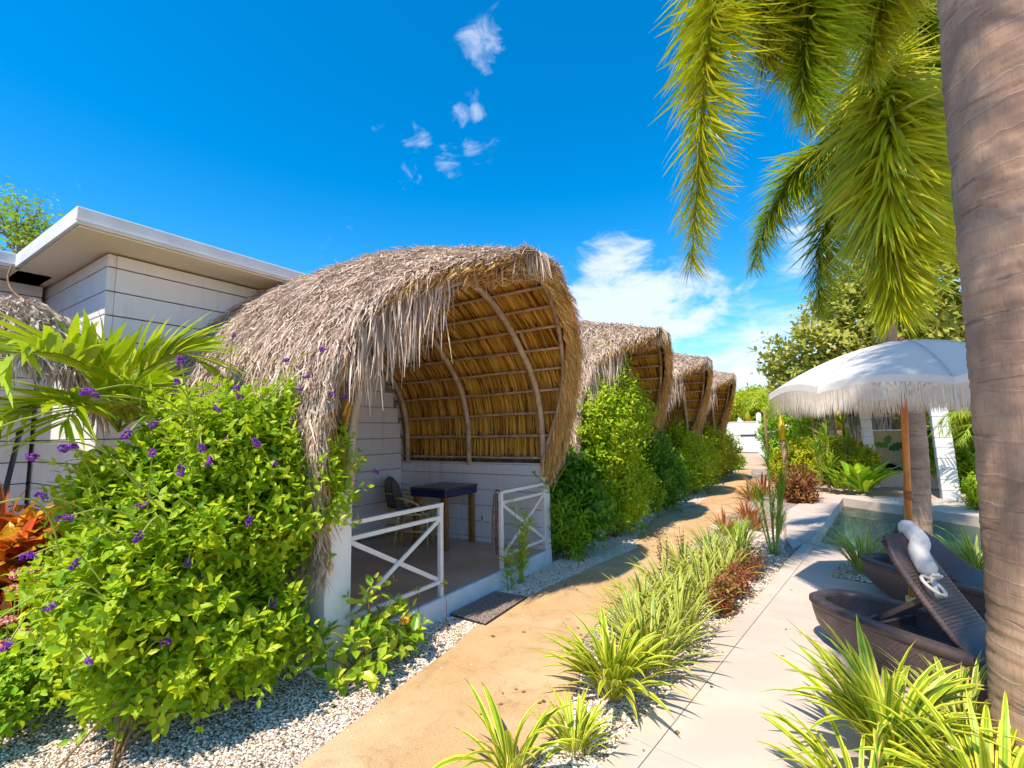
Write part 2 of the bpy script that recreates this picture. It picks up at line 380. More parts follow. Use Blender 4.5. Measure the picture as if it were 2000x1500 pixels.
def m_bark():
    m, nt = newmat('palm_bark'); q = NT(nt); v = q.obj()
    s = q.n('ShaderNodeSeparateXYZ', inp={0: v})
    ang = q.noise(2.0, 3, .5, v)
    base = q.mix(q.ss(q.noise(1.7, 5, .65, v, .6), .38, .66), (.52, .33, .22), (.27, .17, .12))
    base = q.mix(q.math('MULTIPLY', q.ss(q.noise(3.0, 4, .6, v, 1.0), .58, .7), .55), base, (.58, .33, .19))
    fib = q.noise(1.0, 6, .7, q.mapping(v, (95, 95, 9)))
    base = q.mix(q.math('MULTIPLY', q.ss(fib, .5, .72), .45), base, (.15, .11, .095))
    # ring scars
    irr = q.noise(1.0, 2, .5, q.mapping(v, (.3, .3, 1.7)))
    rz = q.math('ADD', q.math('MULTIPLY', s.outputs[2], 8.0), q.math('ADD', q.math('MULTIPLY', q.noise(2.6, 4, .6, v), 1.0), q.math('MULTIPLY', irr, 3.0)))
    fr = q.math('FRACT', rz); ring = q.ss(q.math('ABSOLUTE', q.math('SUBTRACT', fr, .5)), .055, .0)
    brk = q.ss(q.noise(9, 3, .6, v), .40, .55)
    base = q.mix(q.math('MULTIPLY', q.math('MULTIPLY', ring, brk), .34), base, (.52, .41, .35))
    und = q.ss(q.math('ABSOLUTE', q.math('SUBTRACT', fr, .40)), .05, .0)
    base = q.mix(q.math('MULTIPLY', und, .25), base, (.14, .10, .085))
    crk = q.ss(q.noise(1.0, 4, .62, q.mapping(v, (3.2, 3.2, 34)), .5), .60, .68)
    base = q.mix(q.math('MULTIPLY', crk, .45), base, (.13, .09, .075))
    sc = q.ss(q.noise(1.0, 3, .6, q.mapping(v, (7, 7, 1.1)), .8), .70, .76)
    base = q.mix(q.math('MULTIPLY', sc, .7), base, (.09, .065, .05))
    h = q.math('SUBTRACT', q.math('ADD', q.math('MULTIPLY', fib, .5), q.math('SUBTRACT', q.math('MULTIPLY', ring, .16), q.math('MULTIPLY', crk, .5))), q.math('MULTIPLY', sc, .8))
    bp = q.n('ShaderNodeBump', inp={'Strength': .7, 'Distance': .012, 'Height': h})
    p = q.n('ShaderNodeBsdfPrincipled', inp={'Base Color': base, 'Roughness': .8, 'Specular IOR Level': .2, 'Normal': bp.outputs[0]})
    q.n('ShaderNodeOutputMaterial', inp={0: p.outputs[0]}); return m
MT['bark'] = m_bark()
def m_water():
    m, nt = newmat('water'); q = NT(nt); v = q.wpos()
    wv = q.noise(2.6, 5, .66, q.mapping(v, (1, 1.5, 1)), .9)
    bp = q.n('ShaderNodeBump', inp={'Strength': 1.0, 'Distance': .30, 'Height': wv})
    fr = q.n('ShaderNodeFresnel', inp={'IOR': 1.33, 'Normal': bp.outputs[0]})
    gl = q.n('ShaderNodeBsdfGlossy', inp={'Roughness': .03, 'Normal': bp.outputs[0]})
    rf = q.n('ShaderNodeBsdfRefraction', inp={'Color': (.84, .97, .93, 1), 'Roughness': 0, 'IOR': 1.2, 'Normal': bp.outputs[0]})
    tr = q.n('ShaderNodeBsdfTransparent', inp={'Color': (.84, .97, .93, 1)})
    t2 = q.n('ShaderNodeMixShader', inp={0: .45, 1: tr.outputs[0], 2: rf.outputs[0]})
    mx = q.n('ShaderNodeMixShader', inp={0: fr.outputs[0], 1: t2.outputs[0], 2: gl.outputs[0]})
    q.n('ShaderNodeOutputMaterial', inp={0: mx.outputs[0]}); return m
MT['water'] = m_water()
def m_tile():
    m, nt = newmat('pooltile'); q = NT(nt); v = q.wpos()
    vo = q.n('ShaderNodeTexBrick', inp={'Vector': v, 'Color1': (.28, .56, .44, 1), 'Color2': (.52, .74, .58, 1), 'Mortar': (.6, .75, .64, 1), 'Scale': 9, 'Mortar Size': .02, 'Brick Width': .5, 'Row Height': .5, 'Bias': 0.1})
    c = q.mix(q.ss(q.noise(2.5, 4, .6, v, 1.5), .45, .65), vo.outputs[0], (.34, .40, .22))
    c = q.mix(q.math('MULTIPLY', q.ss(q.noise(1.0, 4, .6, q.mapping(v, (3, 9, 3)), 1.2), .50, .60), .7), c, (.05, .14, .12))  # dark stretched streaks painted into the tile stand in for ripple reflections
    p = q.n('ShaderNodeBsdfPrincipled', inp={'Base Color': c, 'Roughness': .5})
    q.n('ShaderNodeOutputMaterial', inp={0: p.outputs[0]}); return m
MT['tile'] = m_tile()
def m_canvas():
    m, nt = newmat('canvas'); q = NT(nt)
    v = q.noise(4, 4, .55, q.obj(), .5)
    c = q.mix(v, (.88, .85, .80), (.80, .77, .72))
    bp = q.n('ShaderNodeBump', inp={'Strength': .35, 'Distance': .03, 'Height': v})
    p = q.n('ShaderNodeBsdfPrincipled', inp={'Base Color': c, 'Roughness': .8, 'Normal': bp.outputs[0]})
    t = q.n('ShaderNodeBsdfTranslucent', inp={'Color': (.8, .78, .74, 1)})
    mx = q.n('ShaderNodeMixShader', inp={0: .3, 1: p.outputs[0], 2: t.outputs[0]})
    q.n('ShaderNodeOutputMaterial', inp={0: mx.outputs[0]}); return m
MT['canvas'] = m_canvas()
Lime = [(.28, .46, .012), (.48, .60, .015), (.64, .68, .02), (.16, .34, .012), (.36, .54, .014), (.54, .64, .02), (.22, .42, .012)]
MT['lime'] = leafmat('lime', Lime, .42)
MT['mid'] = leafmat('mid', [(.14, .34, .012), (.28, .48, .015), (.44, .58, .02), (.10, .26, .012)], .33)
MT['dark'] = leafmat('dark', [(.05, .19, .012), (.10, .30, .014), (.20, .40, .02), (.04, .15, .012)], .28, .35)
MT['yellowg'] = leafmat('yellowg', [(.44, .50, .015), (.62, .58, .02), (.30, .42, .015), (.60, .48, .02)], .35)
MT['olive'] = leafmat('olive', [(.26, .30, .035), (.42, .40, .06), (.52, .48, .10), (.16, .21, .025)], .3, .6)
MT['croton'] = leafmat('croton', [(.60, .02, .01), (.70, .08, .01), (.80, .28, .02), (.35, .012, .015), (.72, .45, .03), (.50, .02, .01)], .3, .3)
MT['redleaf'] = leafmat('redleaf', [(.22, .03, .035), (.40, .08, .05), (.16, .03, .03), (.46, .18, .06), (.22, .24, .04)], .3, .4)
MT['pink'] = islemat('pink', [(.75, .20, .22), (.85, .42, .40), (.80, .28, .20), (.85, .55, .50)], .7, .2)
MT['strap'] = leafmat('strap', [(.08, .22, .012), (.16, .32, .015), (.24, .38, .02), (.10, .24, .015)], .28, .4, stripe=(.66, .62, .13))
MT['strapy'] = leafmat('strapy', [(.14, .32, .012), (.28, .44, .018), (.11, .27, .012)], .3, .4, stripe=(.76, .70, .07))
MT['strapr'] = leafmat('strapr', [(.50, .09, .03), (.34, .06, .03), (.58, .22, .06), (.20, .12, .03)], .3, .4)
MT['grass'] = leafmat('grass', [(.12, .28, .015), (.26, .40, .02), (.38, .46, .03)], .3, .4)
MT['frondy'] = leafmat('frondy', [(.46, .52, .015), (.70, .64, .02), (.34, .42, .014), (.80, .66, .03), (.24, .36, .014), (.62, .50, .08)], .42, .4)
MT['frondg'] = leafmat('frondg', [(.16, .32, .014), (.34, .48, .018), (.54, .58, .02), (.12, .26, .012), (.60, .52, .05)], .42, .4)
MT['palmleaf'] = leafmat('palmleaf', [(.30, .48, .012), (.50, .60, .015), (.60, .60, .02), (.20, .38, .012)], .4, .35)
MT['vari'] = leafmat('vari', [(.10, .28, .012), (.30, .45, .02), (.66, .66, .06), (.12, .30, .012)], .3, .3)

# ------------------------------------------------------------------ leaf templates
LV = np.array([(0, 0, 0), (.36, .25, .035), (.75, .17, .0), (1, 0, -.16), (.75, -.17, 0), (.36, -.25, .035), (.40, 0, -.03), (.75, 0, -.06)])
LF = np.array([(0, 6, 1), (1, 6, 7), (1, 7, 2), (2, 7, 3), (0, 5, 6), (5, 4, 7), (5, 7, 6), (4, 3, 7)])
LV2 = LV * np.array([1, .62, 1.2])
LM = {}
def leafmesh(mat, tv=None, key=''):
    k = mat.name + key
    if k not in LM:
        me = mesh('leaf', LV if tv is None else tv, LF); me.materials.append(mat); LM[k] = me
    return LM[k]
def shoots(start, dirs, lens, nodes, ll, spread=1.0, upb=.15):
    n = len(start); t = np.linspace(.12, 1, nodes)
    d = unit(dirs); sag = np.array([0, 0, -1.0])
    P = start[:, None] + d[:, None] * (lens[:, None] * t[None])[..., None] + sag * (.12 * lens[:, None, None] * (t ** 2)[None, :, None])
    a0 = rng.uniform(0, 6.28, (n, 1)) + np.arange(nodes)[None] * 1.57 + rng.normal(0, .25, (n, nodes))
    u = unit(np.cross(d, [0, 0, 1.]) + 1e-3); v = np.cross(d, u)
    out = []
    for k in (0, 1):
        a = a0 + k * math.pi
        rad = np.cos(a)[..., None] * u[:, None] + np.sin(a)[..., None] * v[:, None]
        D = unit(rad * spread + d[:, None] * (.25 + .9 * t[None, :, None] ** 2) + np.array([0, 0, upb]) + rng.normal(0, .15, (n, nodes, 3)))
        Nn = unit(d[:, None] * .8 + np.array([0, 0, .75]) + rng.normal(0, .25, (n, nodes, 3)))
        s = ll * (1 - .45 * t[None] ** 3) * rng.uniform(.5, 1.3, (n, nodes))
        out.append((P.reshape(-1, 3), D.reshape(-1, 3), Nn.reshape(-1, 3), s.reshape(-1)))
    return [np.concatenate([o[i] for o in out]) for i in range(4)]
def blobpts(blobs, n, lo=.5, hi=1.0):
    """blobs: (cx,cy,cz,rx,ry,rz); returns points and outward normals"""
    vol = np.array([b[3] * b[4] * b[5] for b in blobs]) ** .67; k = rng.choice(len(blobs), n, p=vol / vol.sum())
    B = np.array(blobs)[k]; d = unit(rng.normal(size=(n, 3))); r = rng.uniform(lo, hi, (n, 1)) ** .6
    P = B[:, :3] + d * r * B[:, 3:6]; nn = unit(d / B[:, 3:6]); return P, nn
CAM = np.array([0, 0, EYE])
def shrub(name, base, blobs, label, cat, mat, ll=.07, nsh=300, nodes=5, slen=.3, parts=0, group=None, nstem=14, up=.6, tv=None, stemmat='stem', spread=1.0, rstem=.012, zmin=.03, trunk=None, partname='leaf', lo=.45):
    base = np.array(base, float); t = thing(name, base, label, cat, group)
    P, nn = blobpts(blobs, nsh, lo); keep = P[:, 2] > zmin; P, nn = P[keep], nn[keep]
    d = unit(nn * .8 + np.array([0, 0, up]) + rng.normal(0, .35, P.shape)); ln = slen * rng.uniform(.6, 1.3, len(P))
    P0, D, Nn, s = shoots(P - d * ln[:, None] * .5, d, ln, nodes, ll, spread)
    ok = P0[:, 2] > zmin; P0, D, Nn, s = P0[ok], D[ok], Nn[ok], s[ok]; P0 = P0 - base
    B = frames(D, Nn); tv_ = LV if tv is None else tv
    if parts:
        dist = np.linalg.norm(P0 + base - CAM, axis=1); score = dist - s * 6 + rng.uniform(0, .12 * (dist.max() - dist.min() + .1), len(dist))
        idx = np.argsort(score)[:parts]; lm = leafmesh(mat, tv_, str(id(tv)))
        for i in idx: single(partname, lm, t, P0[i], B[i], s[i])
        msk = np.ones(len(P0), bool); msk[idx] = False
    else: msk = np.ones(len(P0), bool)
    V, F = inst(tv_, LF, P0[msk], B[msk], s[msk])
    f = place('foliage', mesh('foliage', V, F), mat, t); f['kind'] = 'stuff'
    mb = MB(); 
    if trunk: mb.tube([(0, 0, -.05), (trunk[0] * .3, trunk[1] * .3, trunk[2] * .5), trunk[:3]], [trunk[3], trunk[3] * .8, trunk[3] * .5], 10)
    org = np.array(trunk[:3]) if trunk else np.zeros(3)
    for i in rng.choice(len(P), min(nstem, len(P)), replace=False):
        e = P[i] - base; s0 = org + rng.normal(0, .09 if name == 'flowering_shrub' else .03, 3) * [1, 1, 0]; m_ = s0 * .5 + e * .5 + np.array([0, 0, .12 * (e[2])]) 
        m_[:2] = s0[:2] + (e - s0)[:2] * .38
        mb.tube([s0, s0 * .55 + m_ * .45, m_, e], [rstem, rstem * .85, rstem * .6, rstem * .3], 5, False)
    mb.put('trunk' if trunk else 'stem', MT[stemmat], t, True); return t, P, nn
# ------------------------------------------------------------------ strap leaves
def blade(L=1.0, wd=.06, el=70, bend=70, nseg=7, twist=0.0, fold=.18, keyw=.22):
    pts = [(0., 0.)]; 
    for i in range(nseg):
        t = (i + .5) / nseg; a = math.radians(el - bend * t ** 1.4); pts.append((pts[-1][0] + math.cos(a) * L / nseg, pts[-1][1] + math.sin(a) * L / nseg))
    V = []; uv = []
    for i, (x, z) in enumerate(pts):
        t = i / nseg; w_ = wd * .5 * (keyw + (1 - keyw) * min(1, t / .35)) * (1 - max(0, (t - .45) / .55) ** 1.7)
        w_ = max(w_, .0008)
        a = math.radians(el - bend * t ** 1.4); nx, nz = -math.sin(a), math.cos(a)
        ca, sa = math.cos(twist * t), math.sin(twist * t)
        for k in (-1, 0, 1):
            off = fold * w_ * (1 if k else -1)
            V.append((x + nx * (off + k * w_ * sa), k * w_ * ca, z + nz * (off + k * w_ * sa))); uv.append((.5 + k * .5, t))
    F = []
    for i in range(nseg):
        for k in (0, 1): a = i * 3 + k; F.append((a, a + 1, a + 4, a + 3))
    return V, F, uv
def bladeset(mat, wd, n=8, el=(48, 86), bend=(35, 95), **k):
    out = []
    for i in range(n):
        V, F, uv = blade(1.0, wd * R_.uniform(.8, 1.2), R_.uniform(*el), R_.uniform(*bend), twist=R_.uniform(-.5, .5), **k)
        me = mesh('leaf', V, F, uv, True); me.materials.append(mat); out.append(me)
    return out
BS = {'strap': bladeset(MT['strap'], .056), 'strapy': bladeset(MT['strapy'], .072), 'narrow': bladeset(MT['grass'], .035, el=(55, 88), bend=(30, 100)), 'narrowy': bladeset(MT['strap'], .045, el=(50, 88), bend=(30, 90)),
      'red': bladeset(MT['strapr'], .08, el=(30, 85), bend=(10, 60)), 'wide': bladeset(MT['mid'], .2, el=(40, 80), bend=(30, 80), nseg=6)}
def clump(name, base, label, cat, kind='strap', n=45, L=.45, r=.05, group=None, h=0.0, lab=None, up=0.0):
    t = thing(name, base, label, cat, group)
    for i in range(n):
        a = R_.uniform(0, 6.283); rr = r * math.sqrt(R_.random()); b = a + R_.uniform(-.6, .6)
        l = L * R_.uniform(.62, 1.12)
        o = place('leaf', R_.choice(BS[kind]), None, t, loc=(rr * math.cos(b), rr * math.sin(b), h + R_.uniform(0, .03)), rot=(R_.uniform(-.12, .12), R_.uniform(-.35, .15) * (1 - up), a), scale=(l, l, l))
    return t
# ------------------------------------------------------------------ fronds
FT = []
def ribbon(segs, wd, droop):
    V = []; 
    for i in range(segs + 1):
        t = i / segs; w_ = wd * .5 * min(1, .45 + t * 2.2) * (1 - t ** 2.2) + .0005; z = -droop * t * t
        V += [(t, -w_, z), (t, w_, z)]
    F = [(2 * i, 2 * i + 2, 2 * i + 3, 2 * i + 1) for i in range(segs)]
    return np.array(V), np.array(F)
RIB = ribbon(4, .046, .20); RIBW = ribbon(5, .085, .28)
def catmull(pts, n=40):
    P = np.array(pts, float); P = np.vstack([2 * P[0] - P[1], P, 2 * P[-1] - P[-2]]); out = []
    m = len(P) - 3
    for i in range(m):
        for t in np.linspace(0, 1, n // m + 1, endpoint=(i == m - 1)):
            p0, p1, p2, p3 = P[i:i + 4]
            out.append(.5 * ((2 * p1) + (-p0 + p2) * t + (2 * p0 - 5 * p1 + 4 * p2 - p3) * t * t + (-p0 + 3 * p1 - 3 * p2 + p3) * t ** 3))
    return np.array(out)
def frond(tree, base, ctrl, mat, nl=500, ll=.5, plume=True, rad=.022, singles=0, rib=RIB, t0=.1, rmat='gstem', env=None, grav=.35, fwd=.55):
    C = catmull(ctrl, 40) - np.array(base); T = unit(np.gradient(C, axis=0)); m = len(C)
    fr = MB().tube(C, np.linspace(rad, rad * .2, m), 6).put('frond', MT[rmat], tree, True)
    t = np.sort(rng.uniform(t0, 1, nl)); f = t * (m - 1); i0 = np.clip(f.astype(int), 0, m - 2); fr_ = (f - i0)[:, None]
    P = C[i0] * (1 - fr_) + C[i0 + 1] * fr_; Tt = T[i0]
    side = unit(np.cross(Tt, [0, 0, 1.]) + 1e-4); upv = np.cross(side, Tt)
    if plume: a = rng.uniform(0, 2 * math.pi, nl)
    else: a = np.where(np.arange(nl) % 2 == 0, rng.normal(.28, .10, nl), rng.normal(math.pi - .28, .10, nl))
    rd = np.cos(a)[:, None] * side + np.sin(a)[:, None] * upv
    D = unit(rd + Tt * (fwd + .8 * (t[:, None] ** 3)) + np.array([0, 0, -grav]) + rng.normal(0, .10 if not plume else .2, (nl, 3)))
    Nn = unit(upv + rd * .2 + rng.normal(0, .25, (nl, 3)))
    e = np.minimum(1, .45 + 2.2 * (t - t0)) * (1 - .62 * t ** 3) if env is None else env(t)
    s = ll * e * rng.uniform(.65, 1.12, nl)
    B = frames(D, Nn); key = 'rib' + mat.name + str(id(rib))
    if key not in LM:
        me_ = mesh('leaflet', rib[0], rib[1]); me_.materials.append(mat); LM[key] = me_
    idx = rng.choice(nl, min(singles, nl), replace=False)
    for i in idx: single('leaflet', LM[key], fr, P[i], B[i], s[i])
    msk = np.ones(nl, bool); msk[idx] = False
    if msk.any():
        V, F = inst(rib[0], rib[1], P[msk], B[msk], s[msk]); o = place('leaflets', mesh('leaflets', V, F), mat, fr); o['kind'] = 'stuff'
    return fr

exec_parts = []
# ================================================================== SETTING
# pool corners (front-left, back-left, back-right, front-right)
PFL, PBL, PBR, PFR = (-.22, 8.12), (.33, 13.3), (3.2, 10.6), (2.9, 5.9)
BIG = 300
mb = MB()
q = [PFL, PBL, PBR, PFR]; o_ = [(-BIG, -BIG), (-BIG, BIG), (BIG, BIG), (BIG, -BIG)]
mb.add([(x, y, 0) for x, y in o_] + [(x, y, 0) for x, y in q], [(1, 0, 4, 5), (2, 1, 5, 6), (3, 2, 6, 7), (0, 3, 7, 4)])
struct('ground', mb, MT['sand'])
# path
PL = [(-2.0, -1.5), (-2.2, .5), (-2.32, 1.55), (-2.44, 2.45), (-2.5, 2.95), (-2.58, 3.3), (-2.58, 4.2), (-2.5, 5.0), (-2.41, 5.79), (-2.26, 6.75), (-2.42, 7.02), (-2.56, 7.85), (-2.7, 8.89), (-2.71, 10.04), (-2.43, 11.0), (-2.38, 12.17), (-2.5, 12.9), (-2.83, 14.09), (-2.65, 15.29), (-2.39, 16.67), (-2.41, 17.75), (-2.82, 19.75), (-3.0, 21.5)]
PR = [(-1.0, -1.5), (-1.2, .5), (-1.27, 1.6), (-1.32, 2.2), (-1.35, 2.55), (-1.44, 2.97), (-1.7, 3.6), (-1.75, 4.5), (-1.68, 6.47), (-1.58, 8.1), (-1.68, 8.74), (-1.67, 9.42), (-1.45, 10.6), (-1.51, 12.58), (-1.75, 14.8), (-2.03, 16.82), (-2.4, 21.5)]
def interp_line(L, y): return float(np.interp(y, [p[1] for p in L], [p[0] for p in L]))
ys = np.linspace(-1.5, 21.5, 140)
mb = MB(); V = []; F = []
for i, y in enumerate(ys):
    a = interp_line(PL, y); b = interp_line(PR, y)
    V += [(a, y, -.02), (a, y, .014), (a + .02, y, .02), (b - .02, y, .02), (b, y, .014), (b, y, -.02)]
for i in range(len(ys) - 1):
    for k in range(5): F.append((i * 6 + k, i * 6 + k + 1, i * 6 + 7 + k, i * 6 + 6 + k)[::-1])
mb.add(V, F); struct('path', mb, MT['path'])
# gravel beds
mb = MB()
mb.add([(-14, -4, .006), (-1.5, -4, .006), (-1.5, 22, .006), (-14, 22, .006)], [(0, 1, 2, 3)])
mb.add([(-1.5, -4, .006), (-.6, -4, .006), (-.3, 7.6, .006), (-.5, 13, .006), (-1.5, 15, .006)], [(0, 1, 2, 3, 4)])
struct('gravel_bed', mb, MT['gravel'])
# pavement: slabs in a skewed grid
def clip(poly, a, b):   # keep left of a->b
    out = []; n = len(poly)
    sd = lambda p: (b[0] - a[0]) * (p[1] - a[1]) - (b[1] - a[1]) * (p[0] - a[0])
    for i in range(n):
        p, q_ = poly[i], poly[(i + 1) % n]; sp, sq = sd(p), sd(q_)
        if sp >= 0: out.append(p)
        if (sp > 0 > sq) or (sp < 0 < sq):
            t = sp / (sp - sq); out.append((p[0] + (q_[0] - p[0]) * t, p[1] + (q_[1] - p[1]) * t))
    return out
pave = bpy.data.objects.new('pavement', None); COL.objects.link(pave); pave['kind'] = 'structure'
U_, V_ = np.array((.124, .992)), np.array((.992, -.124)); O_ = np.array((-.84, 2.47))
regs = [([(-1.15, .4), (-1.0, 2.4), (-.93, 2.9), (-.86, 3.41), (-.79, 4.26), (-.59, 5.5), (-.42, 7.1), (-.36, 7.5), (-.28, 8.16), (0.05, 7.96), (3.0, 5.82), (4.2, 4.8), (4.2, .4)], [-.95, 0, 1.15, 2.3, 3.45, 4.6, 5.8], [-2.4, .1, 2.5, 4.9, 7.3]),
        ([(-.42, 7.6), (-.52, 8.2), (-.66, 10.85), (-.22, 13.95), (.05, 13.95), (.33, 13.3), (-.22, 8.12), (-.30, 7.98)], [-1.2, 1.5], [4.9, 7.3, 9.7, 12.1]),
        ([(.05, 13.95), (3.6, 14.25), (5.2, 13.6), (5.2, 9.8), (3.2, 10.6), (.33, 13.3)], [-1.5, .75, 2.3, 4.2, 7.5], [5.5, 14])]
for reg, vs, us in regs:
    ar = sum(reg[i][0] * reg[(i + 1) % len(reg)][1] - reg[(i + 1) % len(reg)][0] * reg[i][1] for i in range(len(reg)))
    if ar < 0: reg = reg[::-1]
    MB().add([(x, y, .012) for x, y in reg], [tuple(range(len(reg)))]).put('mortar', MT['grout'], pave)
    g_ = .0025
    for i in range(len(vs) - 1):
        for j in range(len(us) - 1):
            c = [O_ + V_ * (vs[i + a] + (g_ if a == 0 else -g_)) + U_ * (us[j + b] + (g_ if b == 0 else -g_)) for a, b in ((0, 0), (1, 0), (1, 1), (0, 1))]
            p = reg
            for k in range(4):
                p = clip(p, c[k], c[(k + 1) % 4])
                if len(p) < 3: break
            if len(p) >= 3: MB().prism(p, .0, .034).put('slab', MT['stone'], pave)
# planting beds cut in the paving
def bed(poly):
    return MB().add([(x, y, .039) for x, y in poly], [tuple(range(len(poly)))])
mbb = MB()
beds = [[(-.05, 2.2), (1.4, 1.6), (1.9, 2.6), (.9, 3.55), (.2, 3.55)], [(.0, 6.35), (.55, 6.2), (.55, 6.75), (.1, 7.1)], [(.6, 6.9), (1.9, 6.2), (1.9, 6.6), (.65, 7.35)]]
for b_ in beds: mbb.add([(x, y, .039) for x, y in b_], [tuple(range(len(b_)))])
struct('planting_bed', mbb, MT['gravel'])
# pool
mb = MB(); dz = -.9
mb.add([(*PFL, 0), (*PBL, 0), (*PBR, 0), (*PFR, 0), (*PFL, dz), (*PBL, dz), (*PBR, dz), (*PFR, dz)], [(0, 1, 5, 4), (1, 2, 6, 5), (2, 3, 7, 6), (3, 0, 4, 7), (4, 5, 6, 7)])
struct('pool_basin', mb, MT['tile'])
mb = MB(); mb.add([(*PFL, -.13), (*PBL, -.13), (*PBR, -.13), (*PFR, -.13)], [(0, 3, 2, 1)]); struct('pool_water', mb, MT['water'])
pc = bpy.data.objects.new('pool_coping', None); COL.objects.link(pc); pc['kind'] = 'structure'
def coping(a, b, w_=.14, n=6):
    a = np.array(a); b = np.array(b); d = (b - a) / n; u = d / np.linalg.norm(d); p = np.array((u[1], -u[0]))
    for i in range(n):
        s, e = a + d * i + u * .003, a + d * (i + 1) - u * .003
        MB().prism([tuple(s - p * .015), tuple(e - p * .015), tuple(e + p * (w_ - .015)), tuple(s + p * (w_ - .015))], -.34, .05).put('coping_stone', MT['stone'], pc)
coping(PBL, PFL); coping(PFL, PFR); coping(PBR, PBL)

# pebbles
ico = np.array([(1, 0, 0), (-1, 0, 0), (0, 1, 0), (0, -1, 0), (0, 0, 1), (0, 0, -1)], float); icf = np.array([(0, 2, 4), (2, 1, 4), (1, 3, 4), (3, 0, 4), (2, 0, 5), (1, 2, 5), (3, 1, 5), (0, 3, 5)])
def pebbles(name, n, xr, yr, ok, z, size=(.006, .012)):
    P = np.column_stack([rng.uniform(*xr, n), rng.uniform(*yr, n)]); m = np.array([ok(x, y) for x, y in P]); P = P[m]; n = len(P)
    a = rng.uniform(0, 6.28, n); c, s = np.cos(a), np.sin(a); t = rng.normal(0, .3, n)
    D = np.column_stack([c, s, t]); B = frames(D, np.column_stack([rng.normal(0, .3, n), rng.normal(0, .3, n), np.ones(n)]))
    sz = rng.uniform(*size, n); sc = np.column_stack([sz * rng.uniform(1, 1.5, n), sz, sz * rng.uniform(.55, .8, n)])
    V, F = inst(ico, icf, np.column_stack([P, np.full(n, z) + sz * .35]), B, sc)
    o = place(name, mesh(name, V, F, smooth=False), MT['pebble']); o['kind'] = 'stuff'
    tag(o, *lab_peb[name], None); return o
lab_peb = {'gravel': ('pale pebbles strewn over the beds beside the sandy path', 'gravel')}
def inpoly(x, y, P):
    c = False; n = len(P)
    for i in range(n):
        x1, y1 = P[i]; x2, y2 = P[(i + 1) % n]
        if (y1 > y) != (y2 > y) and x < (x2 - x1) * (y - y1) / (y2 - y1) + x1: c = not c
    return c
def okA(x, y): return x < interp_line(PL, y) - .005 and not (x < -2.96 and y > 2.33)
RL = [(-1.15, .4), (-1.0, 2.4), (-.93, 2.9), (-.86, 3.41), (-.79, 4.26), (-.59, 5.5), (-.42, 7.1), (-.5, 7.6), (-.6, 9)]
def okB(x, y): return x > interp_line(PR, y) + .005 and x < interp_line(RL, y) - .01
def peb_all():
    Ps = []
    for n, xr, yr, ok, z, sr in ((42000, (-5.6, -2.2), (.7, 3.3), okA, .006, (.004, .010)), (500, (-2.6, -1.2), (1.2, 8), lambda x, y: interp_line(PL, y) < x < interp_line(PR, y) and (min(x - interp_line(PL, y), interp_line(PR, y) - x) < R_.expovariate(9)), .02, (.003, .008)), (220, (-1.0, 1.2), (1.5, 7.5), lambda x, y: x > interp_line(RL, y) and x - interp_line(RL, y) < R_.expovariate(6), .034, (.003, .008)), (20000, (-2.97, -2.2), (3.3, 8), okA, .006, (.006, .012)), (9000, (-3.2, -2.2), (8, 14), okA, .006, (.008, .014)),
                             (14000, (-1.5, -.7), (1.2, 3.8), okB, .006, (.004, .010)), (14000, (-1.8, -.3), (3.8, 9), okB, .006, (.006, .012)),
                             (6000, (-.05, 1.9), (1.6, 3.55), lambda x, y: inpoly(x, y, beds[0]), .039, (.006, .012)), (900, (0, .55), (6.2, 7.1), lambda x, y: inpoly(x, y, beds[1]), .039, (.006, .012)), (1500, (.6, 1.9), (6.2, 7.35), lambda x, y: inpoly(x, y, beds[2]), .039, (.006, .012))):
        P = np.column_stack([rng.uniform(*xr, n), rng.uniform(*yr, n)]); m = np.array([ok(x, y) for x, y in P]); P = P[m]; n = len(P)
        a = rng.uniform(0, 6.28, n); D = np.column_stack([np.cos(a), np.sin(a), rng.normal(0, .3, n)])
        B = frames(D, np.column_stack([rng.normal(0, .3, n), rng.normal(0, .3, n), np.ones(n)]))
        sz = rng.uniform(*sr, n); sc = np.column_stack([sz * rng.uniform(1, 1.5, n), sz, sz * rng.uniform(.55, .8, n)])
        Ps.append(inst(ico, icf, np.column_stack([P, np.full(n, z) + sz * .35]), B, sc))
    off = 0; Vs = []; Fs = []
    for V, F in Ps: Vs.append(V); Fs.append(F + off); off += len(V)
    o = place('gravel', mesh('gravel', np.concatenate(Vs), np.concatenate(Fs)), MT['pebble']); tag(o, 'pale pebbles strewn over the planting beds beside the sandy path', 'gravel', None, 'stuff')
peb_all()

# ================================================================== HOUSE
# streaked, slightly dirty white boards
def m_board():
    m, nt = newmat('board_paint'); q = NT(nt); v = q.wpos()
    st = q.noise(1.0, 4, .6, q.mapping(v, (9, 9, .8))); g = q.noise(1.6, 4, .6, v); gr = q.noise(1.0, 3, .6, q.mapping(v, (3, 3, 60)))
    c = q.mix(q.math('MULTIPLY', q.ss(st, .50, .72), .35), (.83, .80, .80), (.60, .55, .50))
    c = q.mix(q.math('MULTIPLY', q.ss(g, .48, .7), .25), c, (.70, .66, .66))
    c = q.n('ShaderNodeHueSaturation', inp={'Value': q.math('ADD', q.math('MULTIPLY', q.n('ShaderNodeObjectInfo').outputs['Random'], .07), .95), 'Color': c}).outputs[0]
    bp = q.n('ShaderNodeBump', inp={'Strength': .25, 'Distance': .004, 'Height': gr})
    p = q.n('ShaderNodeBsdfPrincipled', inp={'Base Color': c, 'Roughness': .6, 'Specular IOR Level': .3, 'Normal': bp.outputs[0]})
    q.n('ShaderNodeOutputMaterial', inp={0: p.outputs[0]}); return m
MT['board'] = m_board()
